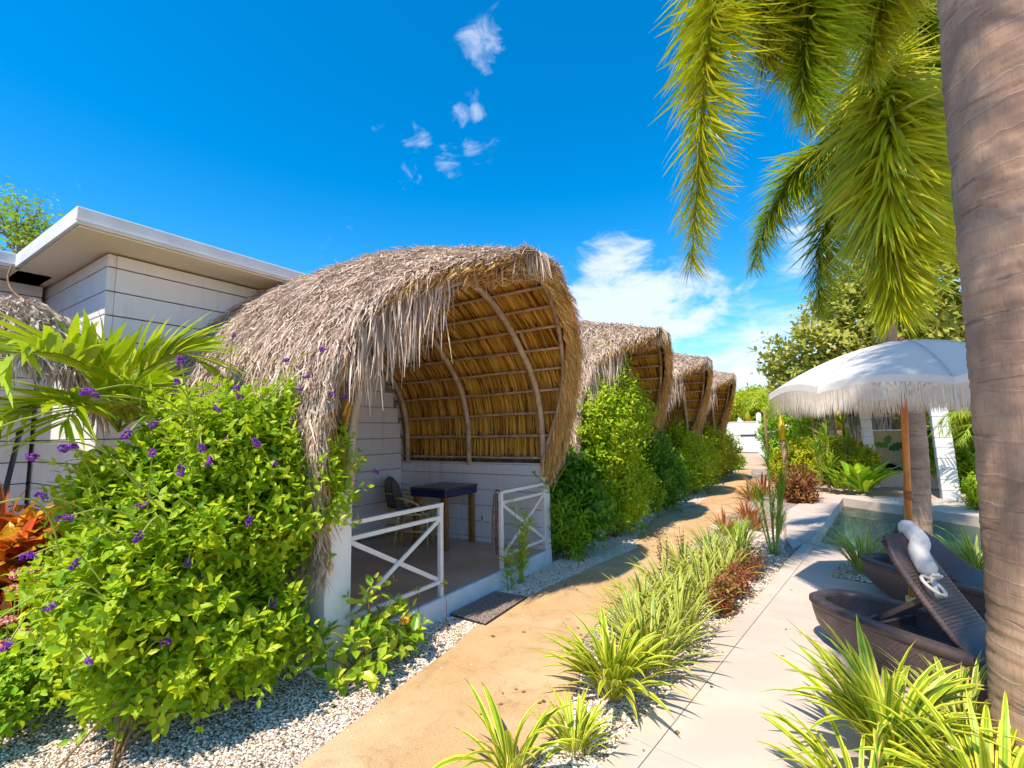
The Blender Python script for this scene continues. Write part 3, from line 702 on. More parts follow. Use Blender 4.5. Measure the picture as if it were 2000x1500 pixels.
def boards_x(parent, X0, y0, y1, z0, z1, hgt, cuts=(), th=.022, mat='board'):
    """boards on a wall facing +X, outer face at X0; cuts = y positions of butt joints"""
    k = 0; z = z0
    while z < z1 - .02:
        h = min(hgt, z1 - z); e = [y0] + sorted(c + (k % 2) * .0 for c in cuts) + [y1]
        for a, b in zip(e[:-1], e[1:]): MB().box((X0 - th / 2, (a + b) / 2, z + h / 2 ), (th, b - a - .003, h - .011), .004).put('board', MT[mat], parent)
        z += hgt; k += 1
def boards_y(parent, Y0, x0, x1, z0, z1, hgt, cuts=(), th=.022, mat='board'):
    z = z0
    while z < z1 - .02:
        h = min(hgt, z1 - z); e = [x0] + sorted(cuts) + [x1]
        for a, b in zip(e[:-1], e[1:]): MB().box(((a + b) / 2, Y0 + th / 2, z + h / 2), (b - a - .003, th, h - .011), .004).put('board', MT[mat], parent)
        z += hgt
MT['joint'] = pbr('joint', (.30, .26, .20), .9)
def house(xf, yc, yend, label, xback, left_cut=None):
    t = thing('bungalow', (xf, yc, 0), label, 'bungalow', 'white board bungalows behind the huts')
    L = lambda x, y: (x - xf, y - yc)
    wl = MB().box(((xback - xf) / 2 - .025, (yend - yc) / 2 + .025, 1.735), (xf - xback - .05, yend - yc - .05, 3.43)).put('wall', MT['joint'], t)
    boards_x(wl, 0, .0, yend - yc, .02, 3.44, .235, (.07,))
    boards_y(wl, 0, xback - xf, -.026, .02, 3.44, .235, (-.07,))
    rf = MB().box(((xback - xf + .5) / 2, (yend - yc - .37) / 2, 3.545), (xf - xback + .5, yend - yc + .37 + .0, .15), .006).put('roof', MT['roof'], t)
    MB().box(((xback - xf + .5) / 2, (yend - yc - .37) / 2, 3.461), (xf - xback + .44, yend - yc + .31, .012)).put('soffit', MT['soffit'], t)
    MB().box((.503 + .004, (yend - yc - .37) / 2, 3.50), (.012, yend - yc + .38, .012)).put('drip_edge', MT['white'], t)
    return t
house(-5.6, 1.6, 5.95, 'white board bungalow with flat overhanging roof behind the nearest hut', -10)
house(-7.45, -2.6, 1.56, 'white board bungalow set back at the left edge of the photo', -11)

# ================================================================== THATCHED HUT
HX, HY = -3.0, 3.87          # hut 1 origin (front arch, centre line)
IN_ = np.array([(1.53, 1.24), (1.50, 1.85), (1.34, 2.32), (1.02, 2.70), (.68, 3.0), (.32, 3.2), (0, 3.28)])
OUTR = np.array([(1.62, 1.16), (1.65, 1.4), (1.64, 1.9), (1.53, 2.42), (1.24, 2.95), (.80, 3.35), (.36, 3.61), (0, 3.69)])
OUTL = np.array([(1.72, .86), (1.77, 1.15), (1.80, 1.6), (1.68, 2.25), (1.32, 2.86), (.85, 3.30), (.38, 3.59), (0, 3.69)])
def arc(P):
    a = np.concatenate([[0], np.cumsum(np.linalg.norm(np.diff(P, axis=0), axis=1))]); return a / a[-1]
def smoothprof(P, n=40):
    C = catmull([(p[0], p[1], 0) for p in P], n)[:, :2]; return C
IN_ = smoothprof(IN_); OUTR = smoothprof(OUTR); OUTL = smoothprof(OUTL)
def evalp(P, t):
    a = arc(P); return np.interp(t, a, P[:, 0]), np.interp(t, a, P[:, 1])
def drop(x, z):  # front of the hood sinks; x local (0 = front arch)
    k = np.clip((x + .9) / 1.75, 0, 1) ** 1.3; return -.36 * k * np.clip((z - 2.2) / 1.3, 0, 1)
def xfront(z, s=1.0): return np.where(np.asarray(z) > 1.3, .05 + .375 * (np.asarray(z) - 1.3) * np.interp(s, [-.42, -.08], [.22, 1.0]), .05)
def outer(s, x, h=0.0):
    """s in [-1,1]; returns (n,3) points on the outer thatch, raised by h"""
    s = np.asarray(s, float); x = np.asarray(x, float); t = 1 - np.abs(s)
    yr, zr = evalp(OUTR, t); yl, zl = evalp(OUTL, t)
    y = np.where(s > 0, yr, -yl); z = np.where(s > 0, zr, zl); y = y - np.where(s > 0, np.clip((x + 1.0) / 1.4, 0, 1) * np.interp(t, [0, .12, .3, .45, .85, 1], [0, .0, .05, .10, .09, 0]), 0)
    e = .004; yr2, zr2 = evalp(OUTR, np.clip(t + e, 0, 1)); yl2, zl2 = evalp(OUTL, np.clip(t + e, 0, 1))
    ty = np.where(s > 0, yr2 - yr, -(yl2 - yl)); tz = np.where(s > 0, zr2 - zr, zl2 - zl)
    sg = np.where(s > 0, 1, -1); ny, nz = tz * sg, -ty * sg; L = np.hypot(ny, nz) + 1e-9
    near = t > .985
    ny = np.where(near, 0, ny / L); nz = np.where(near, 1, nz / L)
    return np.stack([x, y + ny * h, z + nz * h + drop(x, z)], -1)
XB = -2.75   # back end of the tunnel (local)
def build_hut(label, back=True):
    t = thing('thatched_hut', (HX, HY, 0), label, 'hut', 'thatched tunnel huts along the path')
    # outer shell
    ns, nx = 56, 16; ss_ = np.linspace(-1, 1, ns); V = []
    for s in ss_:
        z0 = outer(np.array([s]), np.array([0.]))[0, 2]; xf = float(xfront(z0, s)) - .03
        xs = np.linspace(XB, xf, nx); V.append(outer(np.full(nx, s), xs, -.03))
    V = np.concatenate(V); F = [(i * nx + j, (i + 1) * nx + j, (i + 1) * nx + j + 1, i * nx + j + 1) for i in range(ns - 1) for j in range(nx - 1)]
    # inner lining joined at the front lip
    b = len(V); W = []
    for s in ss_:
        y, z = evalp(IN_, 1 - abs(s)); y = (y + .07) * (1 if s > 0 else -1); z = z + .06
        o = V[(list(ss_).index(s)) * nx + nx - 1]; xf = o[0] - .02
        xs = np.linspace(XB, xf, nx); W.append(np.stack([xs, np.full(nx, y), np.full(nx, z)], -1))
    W = np.concatenate(W); V2 = np.concatenate([V, W])
    F += [tuple(b + k for k in f[::-1]) for f in F[:]]
    F += [(i * nx + nx - 1, (i + 1) * nx + nx - 1, b + (i + 1) * nx + nx - 1, b + i * nx + nx - 1)[::-1] for i in range(ns - 1)]
    F += [(i, i + 1, b + i + 1, b + i) for i in range(nx - 1)] + [((ns - 1) * nx + i, b + (ns - 1) * nx + i, b + (ns - 1) * nx + i + 1, (ns - 1) * nx + i + 1) for i in range(nx - 1)]
    place('thatch_core', mesh('thatch_core', V2, F, smooth=True), MT['strawbase'], t)
    # strands
    def strands(s, x, ln, dx, lift, wd, seg=4, curl=.03, hb=0.0):
        n = len(s); sg = np.sign(s); L = np.empty((n, seg + 1, 3)); per = 3.1
        h0 = rng.uniform(-.02, .05, n) + hb
        for k in range(seg + 1):
            u = k / seg; sk = s + sg * ln * u / per; over = np.clip(np.abs(sk) - 1, 0, None)
            sc_ = np.clip(sk, -1, 1); p = outer(sc_, x + dx * u, h0 + lift * (u ** 1.6)); p[:, 2] -= over * per * np.where(s > 0, .45, .8); L[:, k] = p + rng.normal(0, curl * u * .5, (n, 3)) 
        return ribs(L, wd)
    def ribs(L, wd, twist=None):
        n, m, _ = L.shape; T = np.gradient(L, axis=1); T = unit(T); rv = unit(rng.normal(size=(n, 1, 3)) + np.array([1.2, 0, 0.])); W_ = unit(np.cross(T, np.cross(rv, T)))
        w_ = np.asarray(wd).reshape(-1, 1, 1) * np.interp(np.linspace(0, 1, m), [0, .3, .8, 1], [.7, 1, .75, .15])[None, :, None] * .5
        V = np.stack([L - W_ * w_, L + W_ * w_], 2).reshape(n, m * 2, 3)
        f = np.array([(2 * i, 2 * i + 1, 2 * i + 3, 2 * i + 2) for i in range(m - 1)])
        return V.reshape(-1, 3), (f[None] + (np.arange(n) * 2 * m)[:, None, None]).reshape(-1, 4)
    def joinput(lst, name, mat):
        off = 0; Vs = []; Fs = []
        for V, F in lst: Vs.append(V); Fs.append(F + off); off += len(V)
        o = place(name, mesh(name, np.concatenate(Vs), np.concatenate(Fs)), mat, t); o['kind'] = 'stuff'; return o
    n = 60000; s = rng.uniform(-1, 1, n); s = np.sign(s) * np.abs(s) ** .95; z0 = outer(s, np.zeros(n))[:, 2]; xf = xfront(z0, s)
    u = rng.random(n) ** .85; x = XB + (xf + .02 - XB) * u
    cl_ = np.sin(x * 9.1 + s * 31) * .5 + np.sin(x * 23 - s * 13) * .5
    ln = rng.uniform(.10, .40, n); dx = rng.normal(.07, .12, n) + cl_ * .09; dx = np.where(s > .1, dx * .6 - .05, dx); dx = np.minimum(dx, np.maximum(.02, xf + .05 - x) + ((s < -.1) & (s > -.5)) * .06)
    lst = [strands(s, x, ln, dx, rng.uniform(.0, .05, n) + .03 * cl_.clip(0), rng.uniform(.006, .018, n))]
    # front rim: strands that spill over the edge
    n = 5200; s = rng.uniform(-.98, .98, n); z0 = outer(s, np.zeros(n))[:, 2]; x = xfront(z0, s) - rng.uniform(-.02, .14, n)
    lst.append(strands(s, x, rng.uniform(.12, .32, n), np.where((s < -.1) & (s > -.55), rng.normal(.05, .05, n), rng.normal(.0, .02, n)), rng.uniform(-.03, .03, n), rng.uniform(.008, .02, n)))
    joinput(lst, 'thatch', MT['straw'])
    # golden cut ends along the lip, between outer and inner skin
    n = 5200; s = rng.uniform(-1, 1, n); z0 = outer(s, np.zeros(n))[:, 2]; x = xfront(z0, s) - rng.uniform(0, .05, n)
    dpt = rng.uniform(0.02, .2, n); lst = [strands(s, x, rng.uniform(.15, .5, n), rng.normal(.0, .02, n), -dpt * .4, rng.uniform(.007, .014, n))]
    n = 4200; s = rng.uniform(-.2, 1, n); z0 = outer(s, np.zeros(n))[:, 2]; x = xfront(z0, s) - rng.uniform(.0, .03, n); lst.append(strands(s, x, rng.uniform(.1, .35, n), rng.normal(.0, .012, n), rng.uniform(-.02, .02, n), rng.uniform(.006, .014, n), hb=-rng.uniform(0.0, .22, n)))
    joinput(lst, 'thatch_edge', MT['strawgold'])
    # hanging tresses left of the apex
    n = 900; s = -np.abs(rng.beta(2.2, 2.0, n)) * .30 - .24; z0 = outer(s, np.zeros(n))[:, 2]; x = xfront(z0, s) - rng.uniform(-.01, .22, n)
    root = outer(s, x, .03); ln = rng.uniform(.3, .95, n) * (1 - .35 * rng.random(n)); m = 7; L = np.empty((n, m, 3)); ph = rng.uniform(0, 6.28, n); sw = rng.normal(0, .05, n)
    for k in range(m):
        u = k / (m - 1); L[:, k, 0] = root[:, 0] + .10 * math.sin(u * 1.57) + .02 * np.sin(ph + u * 5) + .02 * u; L[:, k, 1] = root[:, 1] + sw * u * 1.6 - .10 * math.sin(u * 1.57) + .018 * np.sin(ph * 2 + u * 6); L[:, k, 2] = root[:, 2] + .04 * math.sin(u * 3) - ln * u ** 1.15
    lst = [ribs(L, rng.uniform(.009, .02, n))]
    n = 260; s = rng.uniform(-.3, .0, n); z0 = outer(s, np.zeros(n))[:, 2]; x = xfront(z0, s) - rng.uniform(-.03, .1, n); root = outer(s, x, .03); ln = rng.uniform(.12, .34, n); L = np.empty((n, 5, 3)); dy = rng.normal(-.06, .1, n)
    for k in range(5):
        u = k / 4; L[:, k, 0] = root[:, 0] + .07 * u; L[:, k, 1] = root[:, 1] + dy * u; L[:, k, 2] = root[:, 2] + .02 * math.sin(u * 3) - ln * u ** 1.6
    lst.append(ribs(L, rng.uniform(.009, .018, n)))
    # stray spikes standing off the right shoulder and ridge
    n = 300; s = rng.uniform(-.5, .75, n); z0 = outer(s, np.zeros(n))[:, 2]; x = XB + (xfront(z0, s) - XB) * rng.random(n); root = outer(s, x, 0); L = np.empty((n, 4, 3)); d = unit(rng.normal(size=(n, 3)) * .6 + np.stack([np.full(n, .5), np.sign(s) * .7, np.full(n, .1)], -1)); ln = rng.uniform(.08, .22, n)
    for k in range(4):
        u = k / 3; L[:, k] = root + d * (ln * u)[:, None]; L[:, k, 2] -= ln * .5 * u * u
    lst.append(ribs(L, rng.uniform(.005, .010, n)))
    joinput(lst, 'hanging_thatch', MT['straw'])
    # big stray leaf at the right shoulder
    L = np.array([[(.42, 1.0, 3.2), (.46, 1.3, 3.02), (.48, 1.6, 2.78), (.5, 1.85, 2.58)]]); V, F = ribs(L, np.array([.09])); place('dry_leaf', mesh('dry_leaf', V, F), MT['strawgold'], t)
    # inner rows of thatch between the purlins + purlins
    nr = 9; tt = np.linspace(.03, .965, nr + 1)
    for sg in (1, -1):
        for r in range(nr):
            n = 190; L = np.empty((n * 2, 4, 3)); 
            for lay in (0, 1):
                z_m = evalp(IN_, tt[r])[1]; xe = float(xfront(z_m, sg * (1 - tt[r]))) - .03
                xx = np.linspace(XB + .02, xe, n) + rng.normal(0, .004, n)
                for k in range(4):
                    u = k / 3; tk = tt[r] - .035 + (tt[r + 1] - tt[r] + .035) * u; y, z = evalp(IN_, max(tk, 0)); off = .035 + .05 * (1 - u) + rng.uniform(-.008, .012, n) + lay * .012
                    xk = xx + (.035 * (u - .5)) + rng.normal(0, .003, n)
                    L[lay * n:(lay + 1) * n, k] = np.stack([xk, sg * (y + off * (1 if z < 2.9 else .4)), np.full(n, z) + (0 if z < 2.2 else off * .6)], -1)
            V, F = ribs(L, rng.uniform(.018, .032, n * 2)); place('thatch_row', mesh('thatch_row', V, F), MT['strawin'], t)
    for sg in (1, -1):
        for r in range(nr + (sg > 0)):
            y, z = evalp(IN_, tt[r] if r < nr + 1 else 1); xe = float(xfront(z, sg * (1 - tt[min(r, nr)]))) - .06; xs = np.linspace(XB + .05, xe, 8)
            pts = [(x_, sg * (y + .012) + R_.uniform(-.006, .006), z + R_.uniform(-.006, .006)) for x_ in xs]
            MB().tube(pts, .0165, 7).put('purlin', MT['pole'], t, True)
    # arches
    for x_, r_ in ((-2.4, .036), (-1.2, .036), (0, .040)):
        tk = np.linspace(0, 1, 16); y, z = evalp(IN_, tk); P = [(x_, a - .03, b - .02) for a, b in zip(y, z)] + [(x_, -(a - .03), b - .02) for a, b in list(zip(y, z))[::-1][1:]]
        MB().tube(P, r_, 9).put('arch', MT['pole'], t, True)
    tk = np.linspace(.04, 1, 18); y, z = evalp(IN_, tk); xa = xfront(z, 1) - .07 + .05 * np.sin(np.linspace(0, 3.14, 18)); xl = xfront(z, -(1 - tk)) - .07
    zz = z + .0
    P = [(c, a - .02, b) for a, b, c in zip(y, zz, xa)] + [(c, -(a - .02), b) for a, b, c in list(zip(y, zz, xl))[::-1][1:]]
    MB().tube(P, .028, 8).put('arch', MT['pole'], t, True)
    # low side walls of coursed boards
    for sg in (1, -1):
        wl = MB().box((-1.36, sg * 1.585, .62), (2.62, .10, 1.2)).put('low_wall', MT['joint'], t)
        zz = .02
        while zz < 1.2:
            h = min(.215, 1.235 - zz)
            for xa_, xb_ in ((-2.68, -1.36), (-1.355, .0)):
                MB().box(((xa_ + xb_) / 2, sg * 1.585, zz + h / 2), (xb_ - xa_, .15, h - .007), .006).put('board', MT['blockwhite' if sg < 0 else 'board'], wl)
            zz += .215
        MB().box((-1.33, sg * 1.585, 1.246), (2.72, .165, .018), .004).put('wall_cap', MT['board'], wl)
    # corner stub of the left wall seen from the path
    MB().box((-.06, -1.62, .62), (.24, .22, 1.24), .008).put('corner_post', MT['blockwhite'], t)
    # floor and curb
    MB().box((-1.38, 0, .09), (2.72, 3.02, .18)).put('deck', MT['deck'], t)
    MB().box((.015, 0.02, .092), (.05, 3.16, .186), .01).put('curb', MT['curb'], t)
    # back wall
    if back:
        yp, zp = evalp(IN_, np.linspace(0, 1, 14)); PP = [(1.5, .1)] + [(a - .02, b - .02) for a, b in zip(yp, zp)] + [(-a + .02, b - .02) for a, b in list(zip(yp, zp))[::-1][1:]] + [(-1.5, .1)]; m_ = len(PP)
        bw = MB().add([(-2.56, a, b) for a, b in PP] + [(-2.62, a, b) for a, b in PP], [tuple(range(m_)), tuple(range(m_, 2 * m_))[::-1]] + [(i, m_ + i, m_ + (i + 1) % m_, (i + 1) % m_) for i in range(m_)]).put('back_wall', MT['joint'], t)
        zz = .2
        while zz < 3.1:
            y_e = min(1.5, float(np.interp(zz + .22, zp, yp)) - .03); y_s = .38 if zz < 2.2 else -y_e
            if y_e > y_s + .05: MB().box((-2.55, (y_e + y_s) / 2, zz + .115), (.022, y_e - y_s, .225), .004).put('board', MT['board'], bw); zz += .235
        MB().box((-2.55, -.60, 1.2), (.03, 1.9, 2.1), 0).put('door_curtain', MT['curtain'], t)
        for k in range(15): 
            yk = -1.5 + k * .128; MB().tube([(-2.52, yk, .24), (-2.52, yk + .01, 1.2), (-2.52, yk, 2.2)], .028, 7).put('curtain_fold', MT['curtain'], t, True)
        df = MB().box((-2.50, .365, 1.25), (.06, .06, 2.1), .004).box((-2.50, -.6, 2.32), (.06, 1.98, .06), .004).put('door_frame', MT['rail'], t)
        MB().box((-2.53, .95, .27), (.03, 1.1, .14), .003).put('skirting', MT['board'], t)
    # railings: two panels with cross braces
    for y0, y1 in ((-1.5, -.45), (.55, 1.53)):
        rl = bpy.data.objects.new('railing', None); COL.objects.link(rl); rl.parent = t
        for y in ((y0 if y0 < -1 else None), (y1 if y0 < -1 else y0), (y1 if y0 > 0 else None)):
            if y is not None: MB().box((-.02, y, .18 + .41), (.042, .042, .83), .004).put('post', MT['rail'], rl)
        ya, yb = y0 + .02, y1 - .02
        MB().bar((-.02, ya - .01, 1.0), (-.02, yb + .04, 1.0), .045, .032).put('top_rail', MT['rail'], rl)
        MB().bar((-.02, ya, .885), (-.02, yb, .885), .028, .032).put('rail', MT['rail'], rl)
        MB().bar((-.02, ya, .31), (-.02, yb, .31), .028, .032).put('rail', MT['rail'], rl)
        MB().bar((-.012, ya, .325), (-.012, yb, .87), .016, .036).put('brace', MT['rail'], rl)
        MB().bar((-.030, ya, .87), (-.030, yb, .325), .016, .036).put('brace', MT['rail'], rl)
    return t
hut = build_hut('nearest thatched tunnel hut with a table and railings on its porch')
for i, (dx, dy, lb) in enumerate(((0, 4.15, 'second thatched hut from the front, half hidden by the tall lime shrub'), (0, 8.05, 'third thatched hut from the front, behind the dark green shrub'), (.0, 12.0, 'farthest thatched hut in the row, nearest the white gate'))):
    dup(hut, None, (HX + dx, HY + dy, 0), None, lb)
h0 = thing('thatched_hut', (HX - 2.45, -.52, 0), 'thatched hut at the left edge in front of the set-back bungalow', 'hut', 'thatched tunnel huts along the path')
def half_hut(t):
    ns, nx, sm = 40, 8, .56; V = []
    for h_ in (-.03, -.20):
        for s_ in np.linspace(-sm, sm, ns): V.append(outer(np.full(nx, s_), np.linspace(-2.0, .5, nx), h_))
    V = np.concatenate(V); b = ns * nx; F = [(i * nx + j, (i + 1) * nx + j, (i + 1) * nx + j + 1, i * nx + j + 1) for i in range(ns - 1) for j in range(nx - 1)]
    F += [tuple(b + k for k in f[::-1]) for f in F[:]]
    for e in (0, nx - 1): F += [(i * nx + e, (i + 1) * nx + e, b + (i + 1) * nx + e, b + i * nx + e) for i in range(ns - 1)]
    for e in (0, ns - 1): F += [(e * nx + j, e * nx + j + 1, b + e * nx + j + 1, b + e * nx + j) for j in range(nx - 1)]
    place('thatch_core', mesh('thatch_core', V, F, smooth=True), MT['strawbase'], t)
    n = 9000; s_ = rng.uniform(-sm, sm, n); x = rng.uniform(-2.0, .5, n); ln = rng.uniform(.1, .35, n); dx = rng.normal(.04, .1, n); L = np.empty((n, 4, 3))
    for k in range(4):
        u = k / 3; q_ = s_ + np.sign(s_) * ln * u / 3.1; L[:, k] = outer(q_, x + dx * u, .03 * u); L[:, k] += rng.normal(0, .008, (n, 3))
    T = unit(np.gradient(L, axis=1)); W_ = unit(np.cross(T, unit(rng.normal(size=(n, 1, 3)) + np.array([1.2, 0, 0])))); w_ = rng.uniform(.008, .02, n).reshape(-1, 1, 1) * np.array([.7, 1, .8, .15])[None, :, None] * .5
    V = np.stack([L - W_ * w_, L + W_ * w_], 2).reshape(-1, 3); f = np.array([(2 * i, 2 * i + 1, 2 * i + 3, 2 * i + 2) for i in range(3)])
    place('thatch', mesh('thatch', V, (f[None] + (np.arange(n) * 8)[:, None, None]).reshape(-1, 4)), MT['straw'], t)['kind'] = 'stuff'
    for sv in (-.5, -.35, -.2, 0, .2, .35, .5):
        p = outer(np.array([sv, sv]), np.array([-2.0, .45]), -.23); MB().tube([tuple(p[0]), tuple(p[1])], .018, 7).put('purlin', MT['pole'], t, True)
    for xx in (-1.9, -.8, .4): MB().tube([tuple(outer(np.array([sv]), np.array([xx]), -.27)[0]) for sv in np.linspace(-.56, .56, 16)], .034, 8).put('arch', MT['pole'], t, True)
    for xx in (-1.9, .4):
        for sv in (-.56, .56): p = outer(np.array([sv]), np.array([xx]), -.27)[0]; MB().tube([(p[0], p[1], 0), tuple(p)], .04, 8).put('post', MT['pole'], t, True) if not (xx > 0 and sv > 0) and not sv > 0 else None
half_hut(h0)
# hanging apron of thatch over the front of the left hut
def apron():
    n = 5200; x0 = -4.9; e0, e1, e2, e3 = PX(-60, 572, x0), PX(60, 580, x0), PX(130, 622, x0), PX(182, 705, x0)
    ey = [-1.6, e0[1], e1[1], e2[1], e3[1]]; ez = [e0[2], e0[2], e1[2], e2[2], e3[2]]
    y = rng.uniform(-1.4, e3[1], n) ; u = rng.random(n); top = np.interp(y, ey, ez); z = top - u * .42
    L = np.empty((n, 5, 3)); ln = rng.uniform(.12, .34, n); sw = rng.normal(.03, .07, n); base = h0.location
    for k in range(5):
        w_ = k / 4; L[:, k, 0] = x0 + .26 * np.sqrt(u) + .05 * w_ + rng.normal(0, .012, n) - base.x; L[:, k, 1] = y + sw * w_ + rng.normal(0, .006, n) - base.y; L[:, k, 2] = z - ln * w_ ** 1.1 + .03 * math.sin(w_ * 3)
    T = unit(np.gradient(L, axis=1)); W_ = unit(np.cross(T, unit(rng.normal(size=(n, 1, 3)) + np.array([1.5, 0, 0])))); w_ = rng.uniform(.008, .02, n).reshape(-1, 1, 1) * np.array([.7, 1, 1, .8, .15])[None, :, None] * .5
    V = np.stack([L - W_ * w_, L + W_ * w_], 2).reshape(-1, 3); f = np.array([(2 * i, 2 * i + 1, 2 * i + 3, 2 * i + 2) for i in range(4)]); F = (f[None] + (np.arange(n) * 10)[:, None, None]).reshape(-1, 4)
    place('hanging_thatch', mesh('hanging_thatch', V, F), MT['straw'], h0)['kind'] = 'stuff'
    yy = np.linspace(-1.4, e3[1] - .03, 20); tp = np.interp(yy, ey, ez); V = [(x0 - .02 - base.x, a - base.y, b - .03) for a, b in zip(yy, tp)] + [(x0 + .14 - base.x, a - base.y, b - .45) for a, b in zip(yy, tp)] + [(x0 - .14 - base.x, a - base.y, b - .45) for a, b in zip(yy, tp)]
    F = [(i, i + 1, 21 + i, 20 + i) for i in range(19)] + [(20 + i, 21 + i, 41 + i, 40 + i) for i in range(19)] + [(40 + i, 41 + i, i + 1, i) for i in range(19)]
    place('thatch_core', mesh('thatch_core', V, F), MT['strawbase'], h0)
apron()
# ================================================================== PORCH FURNITURE
def chair(x, y, rz, label):
    t = thing('bistro_chair', (x, y, .185), label, 'chair', 'rattan bistro chairs on the porch', rz)
    # local: faces +x, seat .44
    W = .21
    for sy in (-1, 1):
        MB().tube([(.21, sy * .19, 0), (.20, sy * .185, .44)], .014, 8).put('leg', MT['rattan'], t, True)
        MB().tube([(-.24, sy * .17, 0), (-.19, sy * .185, .30), (-.17, sy * .19, .44)], .014, 8).put('leg', MT['rattan'], t, True)
    A = [(-.17 - .10 * (z - .44) / .44 - .0, y_, z) for y_, z in [(W * math.cos(a) , .44 + (.18 if 0 < a < math.pi else 0) + .25 * math.sin(a)) for a in np.linspace(0, math.pi, 15)]]
    A = [(-.17, W, .44)] + [(p[0], p[1], p[2]) for p in A] + [(-.17, -W, .44)]
    MB().tube(A, .015, 8).put('back_frame', MT['rattan'], t, True)
    B_ = [(-.02 - .0 * z, y_ * 1.0, z) for y_, z in [(.235 * math.cos(a), .50 + .16 * math.sin(a)) for a in np.linspace(0, math.pi, 9)]]
    # arm hoops from back to front
    for sy in (-1, 1): MB().tube([(-.22, sy * .21, .66), (-.05, sy * .23, .64), (.10, sy * .22, .56), (.16, sy * .2, .44)], .012, 7).put('arm_hoop', MT['rattan'], t, True)
    MB().tube([(.20, .19, .22), (.20, -.19, .22)], .010, 6).tube([(.20, .19, .22), (-.2, .17, .22)], .010, 6).tube([(.20, -.19, .22), (-.2, -.17, .22)], .010, 6).put('stretcher', MT['rattan'], t, True)
    # woven back
    rows = []; uv = []
    for i in range(11):
        z = .455 + .42 * i / 10; yy = W if z < .62 else W * math.sqrt(max(.0, 1 - ((z - .62) / .255) ** 2)); yy = max(yy - .012, .01)
        for k in range(9):
            y_ = -yy + 2 * yy * k / 8; xb = -.17 - .10 * (z - .44) / .44 - .025 * (1 - (y_ / W) ** 2); rows.append((xb, y_, z)); uv.append((y_ * 1.0, z))
    Fq = [(i * 9 + k, i * 9 + k + 1, (i + 1) * 9 + k + 1, (i + 1) * 9 + k) for i in range(10) for k in range(8)]
    V2 = rows + [(p[0] - .012, p[1], p[2]) for p in rows]; F2 = Fq + [tuple(99 + j for j in f[::-1]) for f in Fq]
    place('backrest', mesh('backrest', V2, F2, uv + uv, True), MT['check'], t)
    prof = [(.19 * math.copysign(abs(math.cos(a)) ** .6, math.cos(a)), .2 * math.copysign(abs(math.sin(a)) ** .6, math.sin(a))) for a in np.linspace(0, 6.283, 25)[:-1]]
    n = len(prof); V = [(a, b, .435) for a, b in prof] + [(a, b, .465) for a, b in prof] + [(a * .8, b * .8, .475) for a, b in prof]
    F = [(i, (i + 1) % n, n + (i + 1) % n, n + i) for i in range(n)] + [(n + i, n + (i + 1) % n, 2 * n + (i + 1) % n, 2 * n + i) for i in range(n)] + [tuple(range(2 * n, 3 * n)), tuple(range(n))[::-1]]
    place('seat', mesh('seat', V, F, [(p[0], p[1]) for p in V], True), MT['check'], t)
    MB().tube([(1.04 * a, 1.04 * b, .44) for a, b in prof + prof[:1]], .013, 7).put('seat_frame', MT['rattan'], t, True)
    return t
chair(-4.62, 4.72, .55, 'front rattan bistro chair with black and white woven back by the table')
chair(-5.05, 5.0, .25, 'rear rattan bistro chair tucked behind the front one against the wall')
t = thing('porch_table', (-4.25, 5.02, .18), 'square navy topped table with brown wooden legs on the porch', 'table', None, .02); t.location.x = -4.36
MB().box((0, 0, .765), (.62, .70, .03), .006).put('table_top', MT['navytop'], t); 
MB().box((0, 0, .705), (.60, .68, .088), .004).put('apron', MT['navy'], t)
for sx in (-1, 1):
    for sy in (-1, 1): MB().box((sx * .25, sy * .28, .33), (.065, .065, .662), .006).put('leg', MT['teak'], t)
# hanging cloth on the right railing
t = thing('hanging_cloth', (-3.09, 4.42, .18), 'frayed brown woven cloth hanging on the post of the right railing', 'cloth')
mb = MB()
for k in range(16):
    a = R_.uniform(0, 6.28); r = R_.uniform(0, .035); x, y = r * math.cos(a), r * math.sin(a); b = R_.uniform(.1, .3)
    mb.tube([(x * .5, y * .5, .80), (x * 1.2 - .01, y * 1.3, .55), (x * 1.6, y * 2 - .01, b + .1), (x * 1.3, y * 1.7, b)], [.012, .014, .011, .005], 5)
mb.put('strands', MT['jute'], t, True)['kind'] = 'stuff'
MB().tube([(0, .0, .815), (-.0, .02, .84), (.05, .01, .835), (.055, -.02, .80)], .010, 6).put('loop', MT['jute'], t, True)
# light switch plates
t = thing('wall_switch', (-5.53, 4.46, 1.32), 'small pale switch plate on the wall beside the porch door', 'switch'); MB().box((0, 0, 0), (.012, .075, .115), .003).put('plate', MT['white'], t); MB().box((.008, 0, 0), (.008, .03, .06), .002).put('rocker', MT['white'], t)
t = thing('wall_socket', (-3.98, 5.372, .50), 'pale socket plate low on the porch side wall under the table', 'socket'); MB().box((0, 0, 0), (.075, .012, .115), .003).put('plate', MT['white'], t); MB().box((0, -.008, 0), (.03, .006, .05), .002).put('outlet', MT['joint'], t)
# doormat
def rquad(P, z0, z1, name, mat, parent): return MB().prism(P, z0, z1).put(name, mat, parent)
mx_, my_ = -2.74, 3.82; t = thing('doormat', (mx_, my_, .02), 'dark speckled doormat on the path at the porch step', 'mat')
P = [(-2.93 - mx_, 3.45 - my_), (-2.52 - mx_, 3.43 - my_), (-2.56 - mx_, 4.18 - my_), (-2.93 - mx_, 4.16 - my_)]
rquad([(a * 1.03, b * 1.02) for a, b in P], .0, .008, 'backing', MT['tubber'], t); rquad([(a * .985, b * .985) for a, b in P], .008, .016, 'pile', MT['mat'], t)
